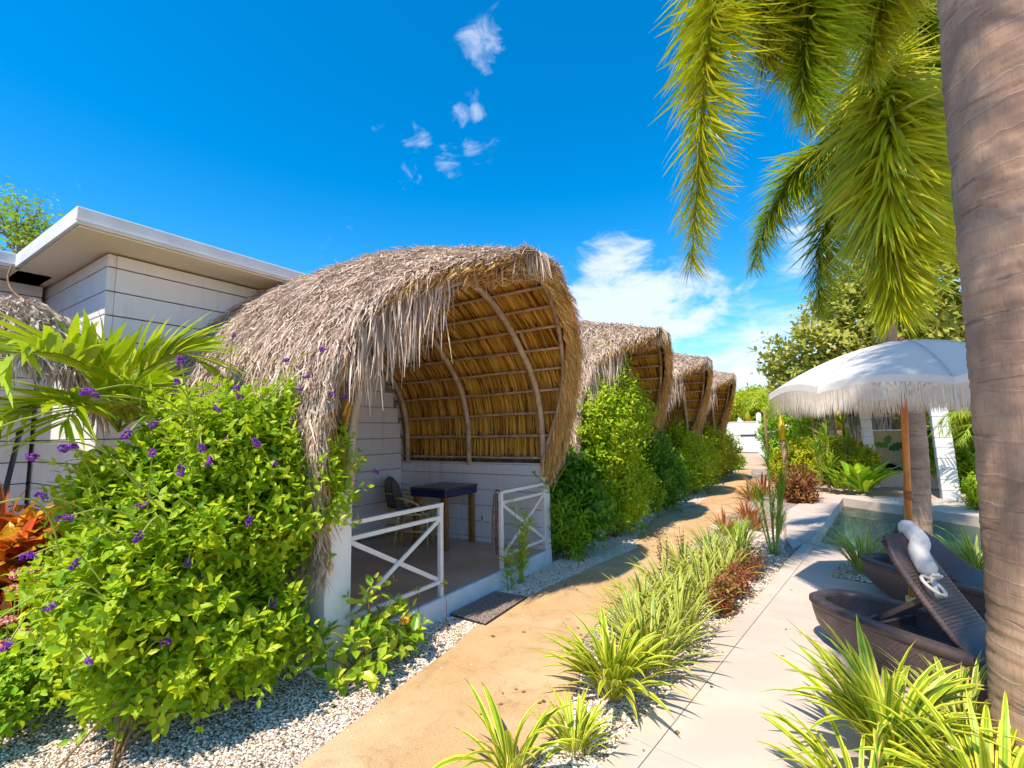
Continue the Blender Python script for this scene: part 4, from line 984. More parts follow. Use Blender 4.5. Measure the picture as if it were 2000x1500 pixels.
# leaning dark pole at the left wall
a = PY(38, 848, 1.28); b = PY(-20, 1080, 1.20); t = thing('leaning_pole', (b[0], b[1], 0), 'dark folded pole leaning against the white wall at the left edge', 'pole')
d = a - b; bb = b - d * (b[2] / d[2]); MB().tube([bb - [b[0], b[1], 0], a - [b[0], b[1], 0]], .022, 8).put('shaft', MT['darkmetal'], t, True)
e = a - [b[0], b[1], 0]; MB().tube([e, e + d / np.linalg.norm(d) * .05], [.03, .022], 8).put('tip', MT['tubber'], t, True)
# cable draped from the roof corner
pt = [PX(25, 515, -6.9), PX(15, 540, -6.8), PX(22, 565, -6.6), PX(45, 585, -6.3), PX(70, 600, -6.1)]; base = pt[0] * [1, 1, 0]
t = thing('roof_vine', pt[0], 'dry vine hanging from the corner of the left roof onto the thatch', 'vine'); MB().tube(catmull([p - pt[0] for p in pt], 20), .009, 5).put('stem', MT['stem'], t, True)

# ================================================================== UMBRELLA
ub = np.array([.53, 5.15, 0]); ut = PY(1760, 668, 5.15)
t = thing('parasol', ub, 'white fringed parasol on a wooden pole between the loungers', 'parasol')
top = ut - ub; axis = top / np.linalg.norm(top)
MB().tube([(0, 0, 0.05), tuple(top * .5), tuple(top * .98)], .0235, 12).put('pole', MT['polewood'], t, True)
MB().lathe([(.0, .0), (.23, .0), (.23, .05), (.20, .07), (.04, .08), (.035, .26), (.0, .26)], 28).put('base', MT['rattan'], t, True)
MB().tube([tuple(top * .44), tuple(top * .47)], .03, 10).put('joint_collar', MT['teak'], t, True)
ap = top; NR = 8; RR = 1.02; zr = -.40; tips = [math.radians(7 + 180 + 45 * k) for k in range(NR)]
nd, na = 9, 12; V = [tuple(ap)]; grid = {}
def canpt(f, u, k):
    a0, a1 = tips[k], tips[k] + math.pi / 4; P0 = np.array([math.cos(a0), math.sin(a0)]); P1 = np.array([math.cos(a1), math.sin(a1)]); p = (P0 * (1 - u) + P1 * u)
    sag = 4 * u * (1 - u); r = f * RR
    z = zr * (f ** 1.75) * 1.0 - .035 * sag * f ** 2 * (1 - f) * 2 + .055 * sag * f ** 3
    xy = p * r * (1 - .0 * sag)
    return np.array([ap[0] + xy[0], ap[1] + xy[1], ap[2] + z])
V = []; F = []; uvs = []
for k in range(NR):
    b = len(V)
    for i in range(nd + 1):
        for j in range(na + 1): V.append(canpt(i / nd, j / na, k))
    F += [(b + i * (na + 1) + j, b + (i + 1) * (na + 1) + j, b + (i + 1) * (na + 1) + j + 1, b + i * (na + 1) + j + 1) for i in range(nd) for j in range(na)]
for k in range(NR):
    Vk = V[k * (nd + 1) * (na + 1):(k + 1) * (nd + 1) * (na + 1)]; Fk = [(i * (na + 1) + j, (i + 1) * (na + 1) + j, (i + 1) * (na + 1) + j + 1, i * (na + 1) + j + 1) for i in range(nd) for j in range(na)]
    place('canopy_panel', mesh('canopy_panel', np.array(Vk), Fk, smooth=True), MT['canvas'], t)
# valance + seam ribs
for k in range(NR):
    MB().tube([canpt(f, 0, k) + [0, 0, .004] for f in np.linspace(.03, 1, 9)], .005, 5).put('seam', MT['canvas'], t, True)
    MB().tube([canpt(f, 0, k) - [0, 0, .018] for f in np.linspace(.03, .98, 9)], .008, 6).put('rib', MT['teak'], t, True)
    MB().bar(tuple(top * .80), tuple(canpt(.52, 0, k) - [0, 0, .02]), .012, .012).put('strut', MT['teak'], t)
MB().lathe([(0, .05), (.02, .04), (.03, .0), (.03, -.03)], 12, tuple(ap)).put('finial', MT['teak'], t, True)
fv, ff = ribbon(3, .07, .0); fv = np.array(fv)
Pf = []; Df = []; Nf = []
for k in range(NR):
    b_ = MB(); pts = [canpt(1, u, k) for u in np.linspace(0, 1, 17)]; V = []; 
    for p in pts:
        o_ = np.array([p[0] - ap[0], p[1] - ap[1], 0]); o_ /= np.linalg.norm(o_); V += [p, p + [0, 0, -.055] + o_ * .006]
    F = [(2 * i, 2 * i + 1, 2 * i + 3, 2 * i + 2) for i in range(16)]
    place('valance', mesh('valance', V, F, smooth=True), MT['canvas'], t)
    for u in np.linspace(0, 1, 105):
        for lay in (0, 1):
            p = canpt(1, u, k); o_ = np.array([p[0] - ap[0], p[1] - ap[1], 0]); o_ /= np.linalg.norm(o_); Pf.append(p + [0, 0, -.05] + o_ * (.004 + .006 * lay)); Df.append([R_.gauss(0, .05), R_.gauss(0, .05), -1]); Nf.append(o_)
Pf = np.array(Pf); Bf = frames(np.array(Df), np.array(Nf)); V, F = inst(fv * [1, .85, 1], ff, Pf, Bf, np.column_stack([rng.uniform(.165, .215, len(Pf)), np.full(len(Pf), .13), np.full(len(Pf), .13)]))
place('fringe', mesh('fringe', V, F), MT['fringe'], t)['kind'] = 'stuff'

# ================================================================== LOUNGERS
def lounger(x, y, rz, label, ang=52):
    t = thing('sun_lounger', (x, y, .034), label, 'sun lounger', 'dark woven loungers under the parasol', rz)
    L, W = 1.95, .66; m = 56
    def outline(off, z, x0=0):
        P = []
        for i in range(m):
            a = 2 * math.pi * i / m; c, s_ = math.cos(a), math.sin(a)
            e = .62; xx = L / 2 + (L / 2 - off) * math.copysign(abs(c) ** e, c); yy = (W / 2 - off) * math.copysign(abs(s_) ** .72, s_)
            P.append((xx, yy, z))
        return P
    def shear(P, nose):  # the hull rises toward the nose
        return [(p[0], p[1], p[2]) for p in P]
    def hull(defs, name, mat, closed=True, uvs=(26,)):
        V = []; uv = []
        per = [0]; P0 = outline(0, 0)
        for i in range(m): a_, b_ = P0[i], P0[(i + 1) % m]; per.append(per[-1] + math.hypot(a_[0] - b_[0], a_[1] - b_[1]))
        acc = 0
        for r, (off, z, up) in enumerate(defs):
            P = outline(off, z); nose = [max(0, 1 - p[0] / .75) ** 1.6 for p in P]
            V += [(p[0] + (.0 if up == 0 else 0), p[1], p[2] + up * nz_) for p, nz_ in zip(P, nose)]; uv += [(per[i], z + off * 0.5) for i in range(m)]
        F = [(r * m + i, r * m + (i + 1) % m, (r + 1) * m + (i + 1) % m, (r + 1) * m + i) for r in range(len(defs) - 1) for i in range(m)]
        return place(name, mesh(name, V, F, uv, True), mat, t)
    hull([(.05, .0, .16), (.025, .06, .12), (.005, .22, .03), (.0, .285, .0)], 'side_wall', MT['weave'])
    hull([(.0, .285, 0), (-.012, .30, 0), (-.010, .325, 0), (.01, .335, 0), (.075, .335, 0), (.09, .325, 0), (.09, .295, 0)], 'rim', MT['brown'])
    hull([(.09, .30, 0), (.10, .2, .02), (.125, .15, .04), (.17, .15, .04)], 'inner_wall', MT['weave'])
    hull([(.17, .152, .04), (.18, .14, .04), (.18, .11, .05)], 'slot_edge', MT['brown'])
    # seat half
    def slab(x0, z0, x1, z1, w_, th, name, uvm=1, mat='weave', n=10):
        V = []; uv = []; d = np.array([x1 - x0, z1 - z0]); Ln = np.linalg.norm(d); u = d / Ln; nn = np.array([-u[1], u[0]])
        for i in range(n + 1):
            s_ = i / n; bow = .02 * math.sin(math.pi * s_)
            wv = w_ if s_ < .8 else w_ * math.sqrt(max(.35, 1 - ((s_ - .8) / .2) ** 2 * .6))
            for yy, hh in ((-1, 0), (-1, 1), (-.86, 1.15), (.86, 1.15), (1, 1), (1, 0)):
                c = np.array([x0, z0]) + u * Ln * s_ + nn * (bow + hh * th); V.append((c[0], yy * wv / 2, c[1])); uv.append((s_ * Ln * 1.4, yy * .3))
        k = 6; F = [(i * k + j, i * k + (j + 1) % k, (i + 1) * k + (j + 1) % k, (i + 1) * k + j) for i in range(n) for j in range(k)] + [tuple(range(k))[::-1], tuple(n * k + j for j in range(k))]
        return place(name, mesh(name, V, F, uv, True), MT[mat], t)
    slab(1.0, .20, 1.84, .22, .44, .03, 'seat_panel')
    a = math.radians(ang); hx, hz = 1.06, .20; bx, bz = hx - .82 * math.cos(a), hz + .82 * math.sin(a)
    slab(hx, hz, bx, bz, .37, -.035, 'backrest')
    # slats under the backrest: ridges across
    mb = MB()
    for i in range(38):
        s_ = .03 + .77 * i / 37; cx, cz = hx - s_ * math.cos(a), hz + s_ * math.sin(a); nx_, nz_ = math.sin(a), math.cos(a)
        for sd in (-1, 1): mb.bar((cx - nx_ * .006 * sd + .016, -.17, cz - nz_ * .012 * sd), (cx - nx_ * .006 * sd + .016, .17, cz - nz_ * .012 * sd), .006, .012)
    mb.put('ridges', MT['brown'], t)['kind'] = 'stuff'
    # prop frame
    px_, pz_ = hx - .42 * math.cos(a), hz + .42 * math.sin(a)
    for sy in (-.13, .13): MB().bar((px_, sy, pz_), (.42, sy, .24), .03, .022, (0, 1, 0)).put('prop', MT['brown'], t)
    MB().bar((.52, -.22, .26), (.52, .22, .26), .03, .05).put('cross_bar', MT['brown'], t)
    MB().bar((.40, -.26, .19), (.40, .26, .19), .04, .03).put('cross_bar', MT['brown'], t)
    MB().tube([(.42, -.13, .24), (.40, 0, .26), (.42, .13, .24)], .02, 8).put('cross_bar', MT['brown'], t, True)
    return t, (bx, bz, a)
la, (bx, bz, aa) = lounger(-.09, 4.60, math.radians(-36), 'nearest dark woven lounger, its backrest raised and a white roll tied on it', 54)
lounger(.33, 6.16, math.radians(-42), 'dark woven lounger farther from the path, behind the parasol pole, backrest half raised', 32)
# white neck roll tied to backrest A
cz_, sz_ = math.cos(math.radians(-36)), math.sin(math.radians(-36))
def LA(x, y, z): return np.array([-.09 + x * cz_ - y * sz_, 4.60 + x * sz_ + y * cz_, .034 + z])
nl_ = np.array([math.sin(aa) * cz_, math.sin(aa) * sz_, math.cos(aa)])
c0 = LA(bx + .02, .12, bz + .0) + nl_ * .075
t = thing('neck_roll', c0, 'white cushion roll tied with a bow over the top of the near backrest', 'cushion')
dv = LA(bx + .30 * math.cos(aa), -.08, bz - .30 * math.sin(aa)) + nl_ * .085 - c0; d0 = LA(bx - .03, .13, bz + .05) + nl_ * .03 - c0
P = catmull([d0, (d0 + dv) * .33 + nl_ * .02, (d0 + dv) * .66 + nl_ * .02, dv], 14); rr = .056 * np.clip(np.sin(np.linspace(.2, 2.95, len(P))) * 3.0, .35, 1) 
MB().tube(P, rr, 16).put('roll', MT['cushion'], t, True)
e = P[-1]; 
for sg in (-1, 1):
    th_ = np.linspace(0, 2 * math.pi, 14); LP = [e + np.array([.055 * math.sin(a), sg * (.045 - .045 * math.cos(a)), -.03 + .04 * math.sin(a) * sg - .045 * (1 - math.cos(a)) * .5]) for a in th_]
    MB().tube(LP, .011, 6).put('bow_loop', MT['cushion'], t, True)
    MB().tube([e, e + [.01, sg * .03, -.07], e + [.02, sg * .05, -.12]], [.012, .016, .02], 6).put('bow_tail', MT['cushion'], t, True)
MB().tube([e + [0.01, .07, .03], e + [.04, 0, .0], e + [.0, -.08, .02]], .012, 6).put('tie', MT['cushion'], t, True)
# ================================================================== PALMS
def trunk(t, pts, rad, n=28, bulge=.02, mat='bark', step=.06, name='trunk', rings=0):
    C = catmull(pts, 90); L = np.concatenate([[0], np.cumsum(np.linalg.norm(np.diff(C, axis=0), axis=1))]); ks = int(L[-1] / step); s = np.linspace(0, L[-1], ks)
    P = np.stack([np.interp(s, L, C[:, i]) for i in range(3)], 1); r = np.interp(s / L[-1], np.linspace(0, 1, len(rad)), rad)
    r = r * (1 + bulge * np.abs(np.sin(s * math.pi * 7.3 / 2 / 1.0)) - bulge / 2) + rng.normal(0, .0012, ks)
    mb_ = MB().tube(P, r, n)
    if rings:
        V = np.array(mb_.v).reshape(len(P), n, 3); ph = np.cumsum(rng.uniform(.75, 1.3, 200)) * rings; tilt = rng.normal(0, .35, (200, 2)); th = np.arange(n) * 2 * math.pi / n
        for i in range(len(P)):
            k = min(int(np.searchsorted(ph, s[i])), 198); th_off = s[i] + rings * .22 * (tilt[k, 0] * np.cos(th) + tilt[k, 1] * np.sin(th)); k2 = np.clip(np.searchsorted(ph, th_off), 0, 199); lo_ = np.where(k2 > 0, ph[np.maximum(k2 - 1, 0)], 0); fr = (th_off - lo_) / np.maximum(ph[k2] - lo_, .01)
            dr = -.0032 * fr ** 3 + .0022 * np.exp(-((fr - .05) / .06) ** 2) + rng.normal(0, .0007, n); d = V[i] - P[i]; V[i] += d / np.linalg.norm(d, axis=1)[:, None] * dr[:, None]
        mb_.v = [tuple(p) for p in V.reshape(-1, 3)]
    return mb_.put(name, MT[mat], t, True)
ta = np.array([.885, 3.1, 0])
t = thing('foxtail_palm', ta, 'thick ringed palm trunk in the right foreground, fronds drooping from above the frame', 'palm tree')
trunk(t, [(0, 0, -.1), (.0, 0, .5), (.03, 0, 1.5), (.055, 0, 2.4), (.085, 0, 3.6), (.13, 0, 5.0), (.16, 0, 6.0)], [.345, .30, .298, .302, .305, .29, .24, .18], 72, .012, step=.014, rings=.095)
mb = MB()
for k in range(40):
    a = R_.uniform(0, 6.28); mb.tube([(.27 * math.cos(a), .27 * math.sin(a), .16), (.34 * math.cos(a), .34 * math.sin(a), .06), (.42 * math.cos(a + .1), .42 * math.sin(a + .1), -.02)], [.008, .014, .010], 5)
mb.put('roots', MT['stem'], t, True)['kind'] = 'stuff'
trunk(t, [(.16, 0, 5.95), (.18, 0, 6.5), (.2, 0, 7.1)], [.19, .16, .08], 20, 0, 'gstem', name='crownshaft')
CA = ta + [.19, 0, 6.9]
fl = lambda pts: [tuple(p) for p in pts]
FA = [[CA, PY(1720, -520, 3.8), PY(1520, -420, 4.1), PY(1425, -150, 4.25), PY(1385, 80, 4.3), PY(1368, 300, 4.3), PY(1350, 515, 4.3)],
      [CA, PY(1800, -480, 4.2), PY(1640, -330, 4.7), PY(1600, -100, 4.9), PY(1580, 60, 4.95), PY(1572, 205, 4.95)],
      [CA, PY(1860, -420, 4.4), PY(1790, -200, 5.2), PY(1730, -20, 5.5), PY(1700, 130, 5.6)],
      [CA, CA + [1.1, .8, .6], CA + [2.0, 1.5, -.2], CA + [2.4, 1.8, -1.5]], [CA, CA + [1.2, -.7, .6], CA + [2.1, -1.2, -.3], CA + [2.4, -1.4, -1.6]],
      [CA, CA + [-.4, -1.4, .5], CA + [-.95, -2.7, .0], CA + [-1.15, -3.5, -1.3]], [CA, CA + [-.3, -1.2, .6], CA + [-.5, -2.4, .2], CA + [-.5, -3.2, -1.0]],
      [CA, PY(1690, -420, 4.4), PY(1540, -230, 4.7), PY(1500, -40, 4.8), PY(1495, 130, 4.8)]]
for i, c in enumerate(FA):
    frond(t, ta, c, MT['frondy' if i in (0, 2, 7) else 'frondg'], nl=(2200, 2200, 1700, 400, 60, 900, 700, 1900)[i], ll=(.78, .92, .8, .5, .5, .6, .6, .85)[i], singles=(170, 100, 30, 0, 0, 0, 0, 0)[i], t0=.14, fwd=.5, grav=.3)
tb = PY(1796, 1075, 7.3); tb[2] = 0
t = thing('foxtail_palm', tb, 'slender palm behind the parasol with bushy yellow green fronds hanging above it', 'palm tree')
pts = [(0, 0, -.05)] + [tuple(PY(x, y, 7.3) - tb) for x, y in ((1794, 1050), (1785, 826), (1757, 730), (1731, 645), (1718, 420), (1714, 260))]
trunk(t, pts, [.135, .125, .108, .10, .078, .055, .05], 32, .02, step=.02, rings=.12)
cs = PY(1714, 262, 7.3); CB = PY(1713, 120, 7.3)
trunk(t, [tuple(cs - tb), tuple(PY(1714, 200, 7.3) - tb), tuple(CB - tb)], [.075, .068, .04], 18, 0, 'rattan', name='crownshaft')
FB = [([CB, PY(1722, 130, 6.8), PY(1735, 215, 6.35), PY(1740, 330, 6.1), PY(1745, 450, 6.05), PY(1755, 600, 6.1)], 'frondy', 2300, 1.08, 130, .5),
      ([CB, PY(1690, 150, 7.1), PY(1630, 270, 7.0), PY(1560, 330, 7.0), PY(1505, 420, 7.0), PY(1470, 520, 7.0)], 'frondg', 1500, .70, 90, .55),
      ([CB, PY(1690, 180, 7.6), PY(1640, 330, 7.7), PY(1612, 440, 7.7), PY(1598, 530, 7.7), PY(1600, 610, 7.7)], 'frondg', 1500, .70, 60, .55),
      ([CB, PY(1750, 40, 7.5), PY(1805, 60, 7.7), PY(1835, 180, 7.8), PY(1845, 330, 7.8), PY(1850, 470, 7.8)], 'frondg', 1600, .85, 30, .5),
      ([CB, PY(1700, -30, 7.2), PY(1650, -90, 7.0), PY(1600, 0, 6.9), PY(1585, 120, 6.9), PY(1585, 240, 6.9)], 'frondy', 1700, 1.05, 60, .5),
      ([CB, PY(1740, 0, 7.4), PY(1790, -90, 7.6), PY(1870, -60, 7.8), PY(1960, 60, 8)], 'frondg', 1300, .8, 0, .5),
      ([CB, PY(1715, -60, 7.9), PY(1700, -160, 8.6), PY(1660, -120, 9.4), PY(1640, 60, 9.8)], 'frondg', 1300, .8, 0, .5),
      ([CB, PY(1760, 160, 6.9), PY(1800, 260, 6.6), PY(1815, 390, 6.5), PY(1818, 520, 6.5)], 'frondg', 800, .5, 20, .6)]
for c, m_, nl, ll, sg, fw in FB: frond(t, tb, c, MT[m_], nl=nl, ll=ll, singles=sg, t0=.08, fwd=fw, grav=.4)

# small palm behind the flowering shrub
cs = PX(232, 842, -4.25); tb = np.array([cs[0], cs[1], 0])
t = thing('young_palm', tb, 'small bright green palm between the flowering shrub and the white wall', 'palm tree')
trunk(t, [(.0, 0, 0), (.01, 0, .9), tuple(cs - tb - [0, 0, .15])], [.05, .04, .035], 14, .03, 'gstem')
FS = [([cs, PX(200, 740, -4.2), PX(110, 690, -4.0), PX(10, 702, -3.8), PX(-60, 770, -3.7)], 81, .50), ([cs, PX(190, 800, -4.1), PX(110, 790, -3.9), PX(20, 815, -3.8), PX(-50, 870, -3.7)], 72, .42),
      ([cs, PX(250, 760, -4.2), PX(300, 710, -4.1), PX(360, 690, -4.0), PX(420, 735, -3.9)], 72, .42), ([cs, PX(265, 815, -4.1), PX(310, 795, -3.9), PX(370, 795, -3.8), PX(415, 850, -3.75)], 62, .34),
      ([cs, PX(226, 770, -4.3), PX(215, 720, -4.35), PX(205, 672, -4.4)], 35, .26), ([cs, PX(205, 800, -4.0), PX(165, 790, -3.75), PX(120, 830, -3.6)], 54, .33), ([cs, PX(228, 790, -4.6), PX(240, 720, -5.0), PX(280, 690, -5.2), PX(330, 720, -5.3)], 59, .34),
      ([cs, PX(240, 790, -4.1), PX(262, 760, -3.9), PX(300, 775, -3.75)], 54, .3)]
for c, nl, ll in FS: frond(t, tb, c, MT['palmleaf'], nl=int(nl * 1.25), ll=ll * 1.2, plume=False, singles=36, rib=RIBW, t0=.14, rad=.012, fwd=.85, grav=-.10, env=lambda q: .75 + .5 * np.sin(q * 2.6) - .35 * q ** 3)

# ================================================================== FLOWERING SHRUB
sb = [-3.2, 1.12, 0]
blobs = [(-3.4, 1.35, .95, .60, .48, .55), (-3.35, 1.75, 1.2, .50, .36, .62), (-3.45, 1.62, 1.62, .50, .42, .36), (-3.3, 1.02, .80, .42, .28, .34), (-3.12, 2.02, 1.25, .26, .26, .46), (-3.6, 1.25, 1.25, .4, .35, .4), (-3.1, 1.6, .48, .38, .45, .32), (-3.3, 2.05, 1.72, .2, .24, .34), (-3.0, 2.22, 1.32, .16, .18, .38), (-3.35, 1.3, .38, .52, .34, .28), (-3.2, 1.75, .36, .3, .3, .24)]
t, SP, SN = shrub('flowering_shrub', sb, blobs, 'large bright green shrub with purple flower spikes in the left foreground', 'shrub', MT['lime'], ll=.088, nsh=3000, nodes=5, slen=.26, parts=290, nstem=15, rstem=.007, zmin=.12, lo=.4)
fl_px = [(60, 892), (123, 876), (143, 870), (166, 765), (186, 772), (246, 850), (298, 884), (298, 830), (80, 968), (118, 1012), (135, 1010), (146, 1103), (55, 1085), (457, 655), (352, 705), (345, 745), (462, 758), (394, 876), (408, 902), (277, 985), (486, 1018),
         (97, 1186), (12, 1262), (325, 1253), (393, 1132), (535, 1180), (475, 1342), (580, 1262), (630, 682), (650, 770), (676, 775), (560, 703), (600, 735), (588, 760), (640, 790), (440, 862), (500, 864), (353, 920), (270, 1050), (366, 1100), (425, 800), (470, 775), (174, 1293), (592, 915), (735, 922), (536, 905)]
fm = None
for k, (x, y) in enumerate(fl_px):
    e = PX(x, y, -2.82 - R_.uniform(0, .25)) if x < 700 else PX(x, y, -2.85); q_ = SP[np.argsort(np.linalg.norm(SP - e, axis=1))[R_.randrange(3, 30)]]
    b = np.array(sb); mid = (e * .55 + q_ * .45) + [0, 0, R_.uniform(.03, .14)]
    st = MB().tube(catmull([q_ - b, mid - b, e - b], 10), [.0045] * 5 + [.004] * 5 if False else .004, 5).put('flower_stem', MT['gstem'], t, True)
    if fm is None or k % 5 == 0:
        n = 34; u = rng.uniform(0, 1, n); a = rng.uniform(0, 6.28, n); P = np.column_stack([.014 * np.cos(a) * (1.1 - .4 * u), .014 * np.sin(a) * (1.1 - .4 * u), u * .055 - .03]); V, F = inst(ico, icf, P, frames(rng.normal(size=(n, 3)), rng.normal(size=(n, 3))), rng.uniform(.005, .009, n))
        fm = mesh('blossom', V, F); fm.materials.append(MT['purple'])
    d = unit(e - mid); B = frames(np.cross(d, [0, .3, 1.]), d)
    B = np.stack([unit(np.cross(d, [0, 1, .2])), unit(np.cross(d, np.cross(d, [0, 1, .2]))), d])
    single('blossom', fm, st, e - b, B, R_.uniform(.65, 1.1))
# yellow long arching shoots at the left of the shrub
for (p0, p1, p2, p3) in (((330, 1010), (200, 880), (60, 865), (-40, 880)), ((300, 980), (140, 820), (60, 815), (-40, 850)), ((120, 1100), (100, 1020), (60, 975), (-40, 990)), ((260, 1180), (120, 1150), (40, 1180), (-30, 1230))):
    b = np.array(sb); MB().tube(catmull([PX(*p, -3.0 - .0 * i) - b for i, p in enumerate((p0, p1, p2, p3))], 16), .004, 5).put('flower_stem', MT['gstem'], t, True)

# ================================================================== LEFT BEDS
LVN = LV * np.array([1, .42, 1])
c = PX(62, 1085, -4.4)
shrub('croton', (c[0], c[1], 0), [(c[0], c[1], c[2], .30, .20, .20), (c[0] - .1, c[1] - .1, c[2] - .2, .3, .2, .2)], 'red and orange leaved croton against the wall at the left edge', 'shrub', MT['croton'], ll=.20, nsh=100, nodes=5, slen=.3, parts=200, nstem=8)
c = PX(2, 1030, -4.5)
clump('cordyline', (c[0], c[1], 0), 'dark red spiky leaved plant rising behind the orange croton at the left edge', 'plant', 'red', 26, .38, .03, h=c[2] - .08)
MB().tube([(c[0], c[1], 0), (c[0], c[1], c[2])], .02, 7).me('x')
c = PX(66, 1280, -4.2)
t, SP2, _ = shrub('pink_flower_shrub', (c[0], c[1], 0), [(c[0], c[1], .34, .45, .32, .26), (c[0] + .25, c[1] - .25, .25, .35, .2, .2)], 'low dark green shrub with salmon pink flower heads left of the big shrub', 'shrub', MT['mid'], ll=.06, nsh=500, nodes=5, slen=.16, parts=60, nstem=12, rstem=.007)
for (x, y) in ((72, 1112), (66, 1138), (30, 1150), (14, 1215), (48, 1238), (16, 1258), (92, 1300), (80, 1322), (40, 1120), (110, 1245)):
    e = PX(x, y, -4.0); n = 60; d = unit(rng.normal(size=(n, 3)) * [1, 1, .5] + [0, 0, .25]); V, F = inst(ico, icf, d * [.045, .045, .028], frames(rng.normal(size=(n, 3)), d), rng.uniform(.007, .012, n))
    fm2 = mesh('flower_head', V, F); fm2.materials.append(MT['pink']); single('flower_head', fm2, t, e - np.array([c[0], c[1], 0]), np.eye(3), 1.0)
    ee = e - np.array([c[0], c[1], 0]); MB().tube([ee * [.8, .8, .35], ee - [0, 0, .01]], .004, 5).put('flower_stem', MT['gstem'], t)

# corner shrub by the porch
t, SP3, _ = shrub('variegated_shrub', (-2.78, 2.32, 0), [(-2.80, 2.42, .36, .13, .17, .28), (-2.70, 2.62, .22, .12, .15, .16), (-2.86, 2.12, .20, .18, .14, .16), (-2.70, 2.30, .20, .18, .2, .16)], 'small shrub with yellow and green leaves at the corner of the porch', 'shrub', MT['vari'], ll=.125, nsh=72, nodes=3, slen=.18, parts=200, nstem=10, rstem=.007)
e = PX(790, 1212, -2.66) - np.array([-2.78, 2.32, 0]); n = 50; d = unit(rng.normal(size=(n, 3))); V, F = inst(ico, icf, d * [.03, .03, .02], frames(rng.normal(size=(n, 3)), d), rng.uniform(.007, .011, n))
MT['orange'] = pbr('orange', (.85, .42, .02), .6); fo = mesh('flower_head', V, F); fo.materials.append(MT['orange']); single('flower_head', fo, t, e, np.eye(3), 1.0)
MB().tube([e * [.7, .7, .2], e], .004, 5).put('flower_stem', MT['gstem'], t)
# thin weeds at the curb
for (x, y, h, lb) in ((-2.86, 2.98, .40, 'thin dry weed with a yellow head standing at the porch curb'), (-2.86, 3.32, .36, 'thin weed with one upright yellow leaf in front of the left railing')):
    t = thing('weed', (x, y, 0), lb, 'weed'); MB().tube([(0, 0, 0), (.02, -.03, h * .5), (.0, -.03, h)], [.004, .003, .002], 5).put('stem', MT['stem'], t)
    n = 12; d = unit(rng.normal(size=(n, 3)) + [0, 0, .8]); V, F = inst(LV, LF, np.array([[0, -.03, h]]) + d * .01 - [0, 0, .02], frames(d, rng.normal(size=(n, 3))), rng.uniform(.02, .05, n)); place('seed_head', mesh('seed_head', V, F), MT['yellowg'], t)
def stalks(name, base, n, h, lab, mat='mid', spread=.18, ll=.10, nl=26, group=None, cat='plant'):
    t = thing(name, base, lab, cat, group); mb = MB(); Ps = []; Ds = []
    for k in range(n):
        a = R_.uniform(0, 6.28); r = R_.uniform(.3, 1) * spread; hh = h * R_.uniform(.6, 1.05); s0 = np.array([R_.gauss(0, .02), R_.gauss(0, .02), 0]); e = s0 + [r * math.cos(a), r * math.sin(a), hh]
        C = catmull([s0, s0 * .6 + e * .4 + [0, 0, hh * .08], e], 10); mb.tube(C, np.linspace(.007, .003, len(C)), 5)
        for u in np.linspace(.25, 1, nl):
            p = C[min(len(C) - 1, int(u * (len(C) - 1)))]; b = R_.uniform(0, 6.28); Ps.append(p + [0, 0, R_.uniform(-.03, .03)]); Ds.append([math.cos(b), math.sin(b), R_.uniform(.3, 1.1)])
    mb.put('stalk', MT['gstem'], t, True); Ps = np.array(Ps); B = frames(np.array(Ds), rng.normal(size=(len(Ps), 3)) * .4 + [0, 0, 1]); s = ll * rng.uniform(.6, 1.2, len(Ps))
    tv = LV * [1, .3, 1]; lm = leafmesh(MT[mat], tv, 'narrow')
    for i in range(len(Ps)): single('leaf', lm, t, Ps[i], B[i], s[i]) if i < 280 else None
    return t
stalks('milkweed', (-2.86, 4.56, 0), 6, .95, 'tall thin yellow green stalks growing at the curb by the right railing', 'lime', .24, .11, 34)
stalks('milkweed', (-2.86, 4.34, 0), 3, .5, 'short narrow leaved stalks at the curb left of the tall thin stalks', 'mid', .1, .12, 16)

# shrubs between hut one and hut two
shrub('shrub', (-3.05, 7.3, 0), [(-2.8, 7.3, 2.1, .42, .7, .62), (-2.75, 6.6, 1.7, .40, .5, .6), (-2.8, 8.0, 1.9, .4, .5, .5), (-2.8, 7.2, 2.7, .22, .35, .35), (-2.75, 7.2, 1.4, .3, .8, .4)], 'tall lime green shrub climbing in front of the second hut', 'shrub', MT['lime'], ll=.085, nsh=1700, nodes=6, slen=.46, parts=150, nstem=18)
shrub('shrub', (-2.95, 6.35, 0), [(-3.0, 6.25, .95, .35, .5, .42), (-2.85, 6.15, .55, .35, .45, .4)], 'dark green broad leaved shrub beside the right corner of the nearest porch', 'shrub', MT['dark'], ll=.14, nsh=330, nodes=5, slen=.42, parts=260, nstem=14)
shrub('shrub', (-2.8, 7.25, 0), [(-2.85, 7.2, .85, .34, .55, .5), (-2.75, 7.5, .45, .3, .5, .36), (-2.85, 8.15, .75, .35, .45, .5)], 'mid green bushy shrub bulging over the gravel below the lime shrub', 'shrub', MT['lime'], ll=.10, nsh=700, nodes=6, slen=.4, parts=200, nstem=14)
shrub('shrub', (-2.85, 5.72, 0), [(-2.87, 5.75, .42, .22, .28, .34)], 'low narrow leaved green bush at the end of the porch curb', 'shrub', MT['mid'], ll=.15, nsh=110, nodes=5, slen=.3, parts=240, nstem=12, tv=LVN)
stalks('vine', (-2.93, 5.42, .9), 3, .42, 'leafy vine with a pink bud creeping over the right railing end', 'dark', .3, .10, 10)
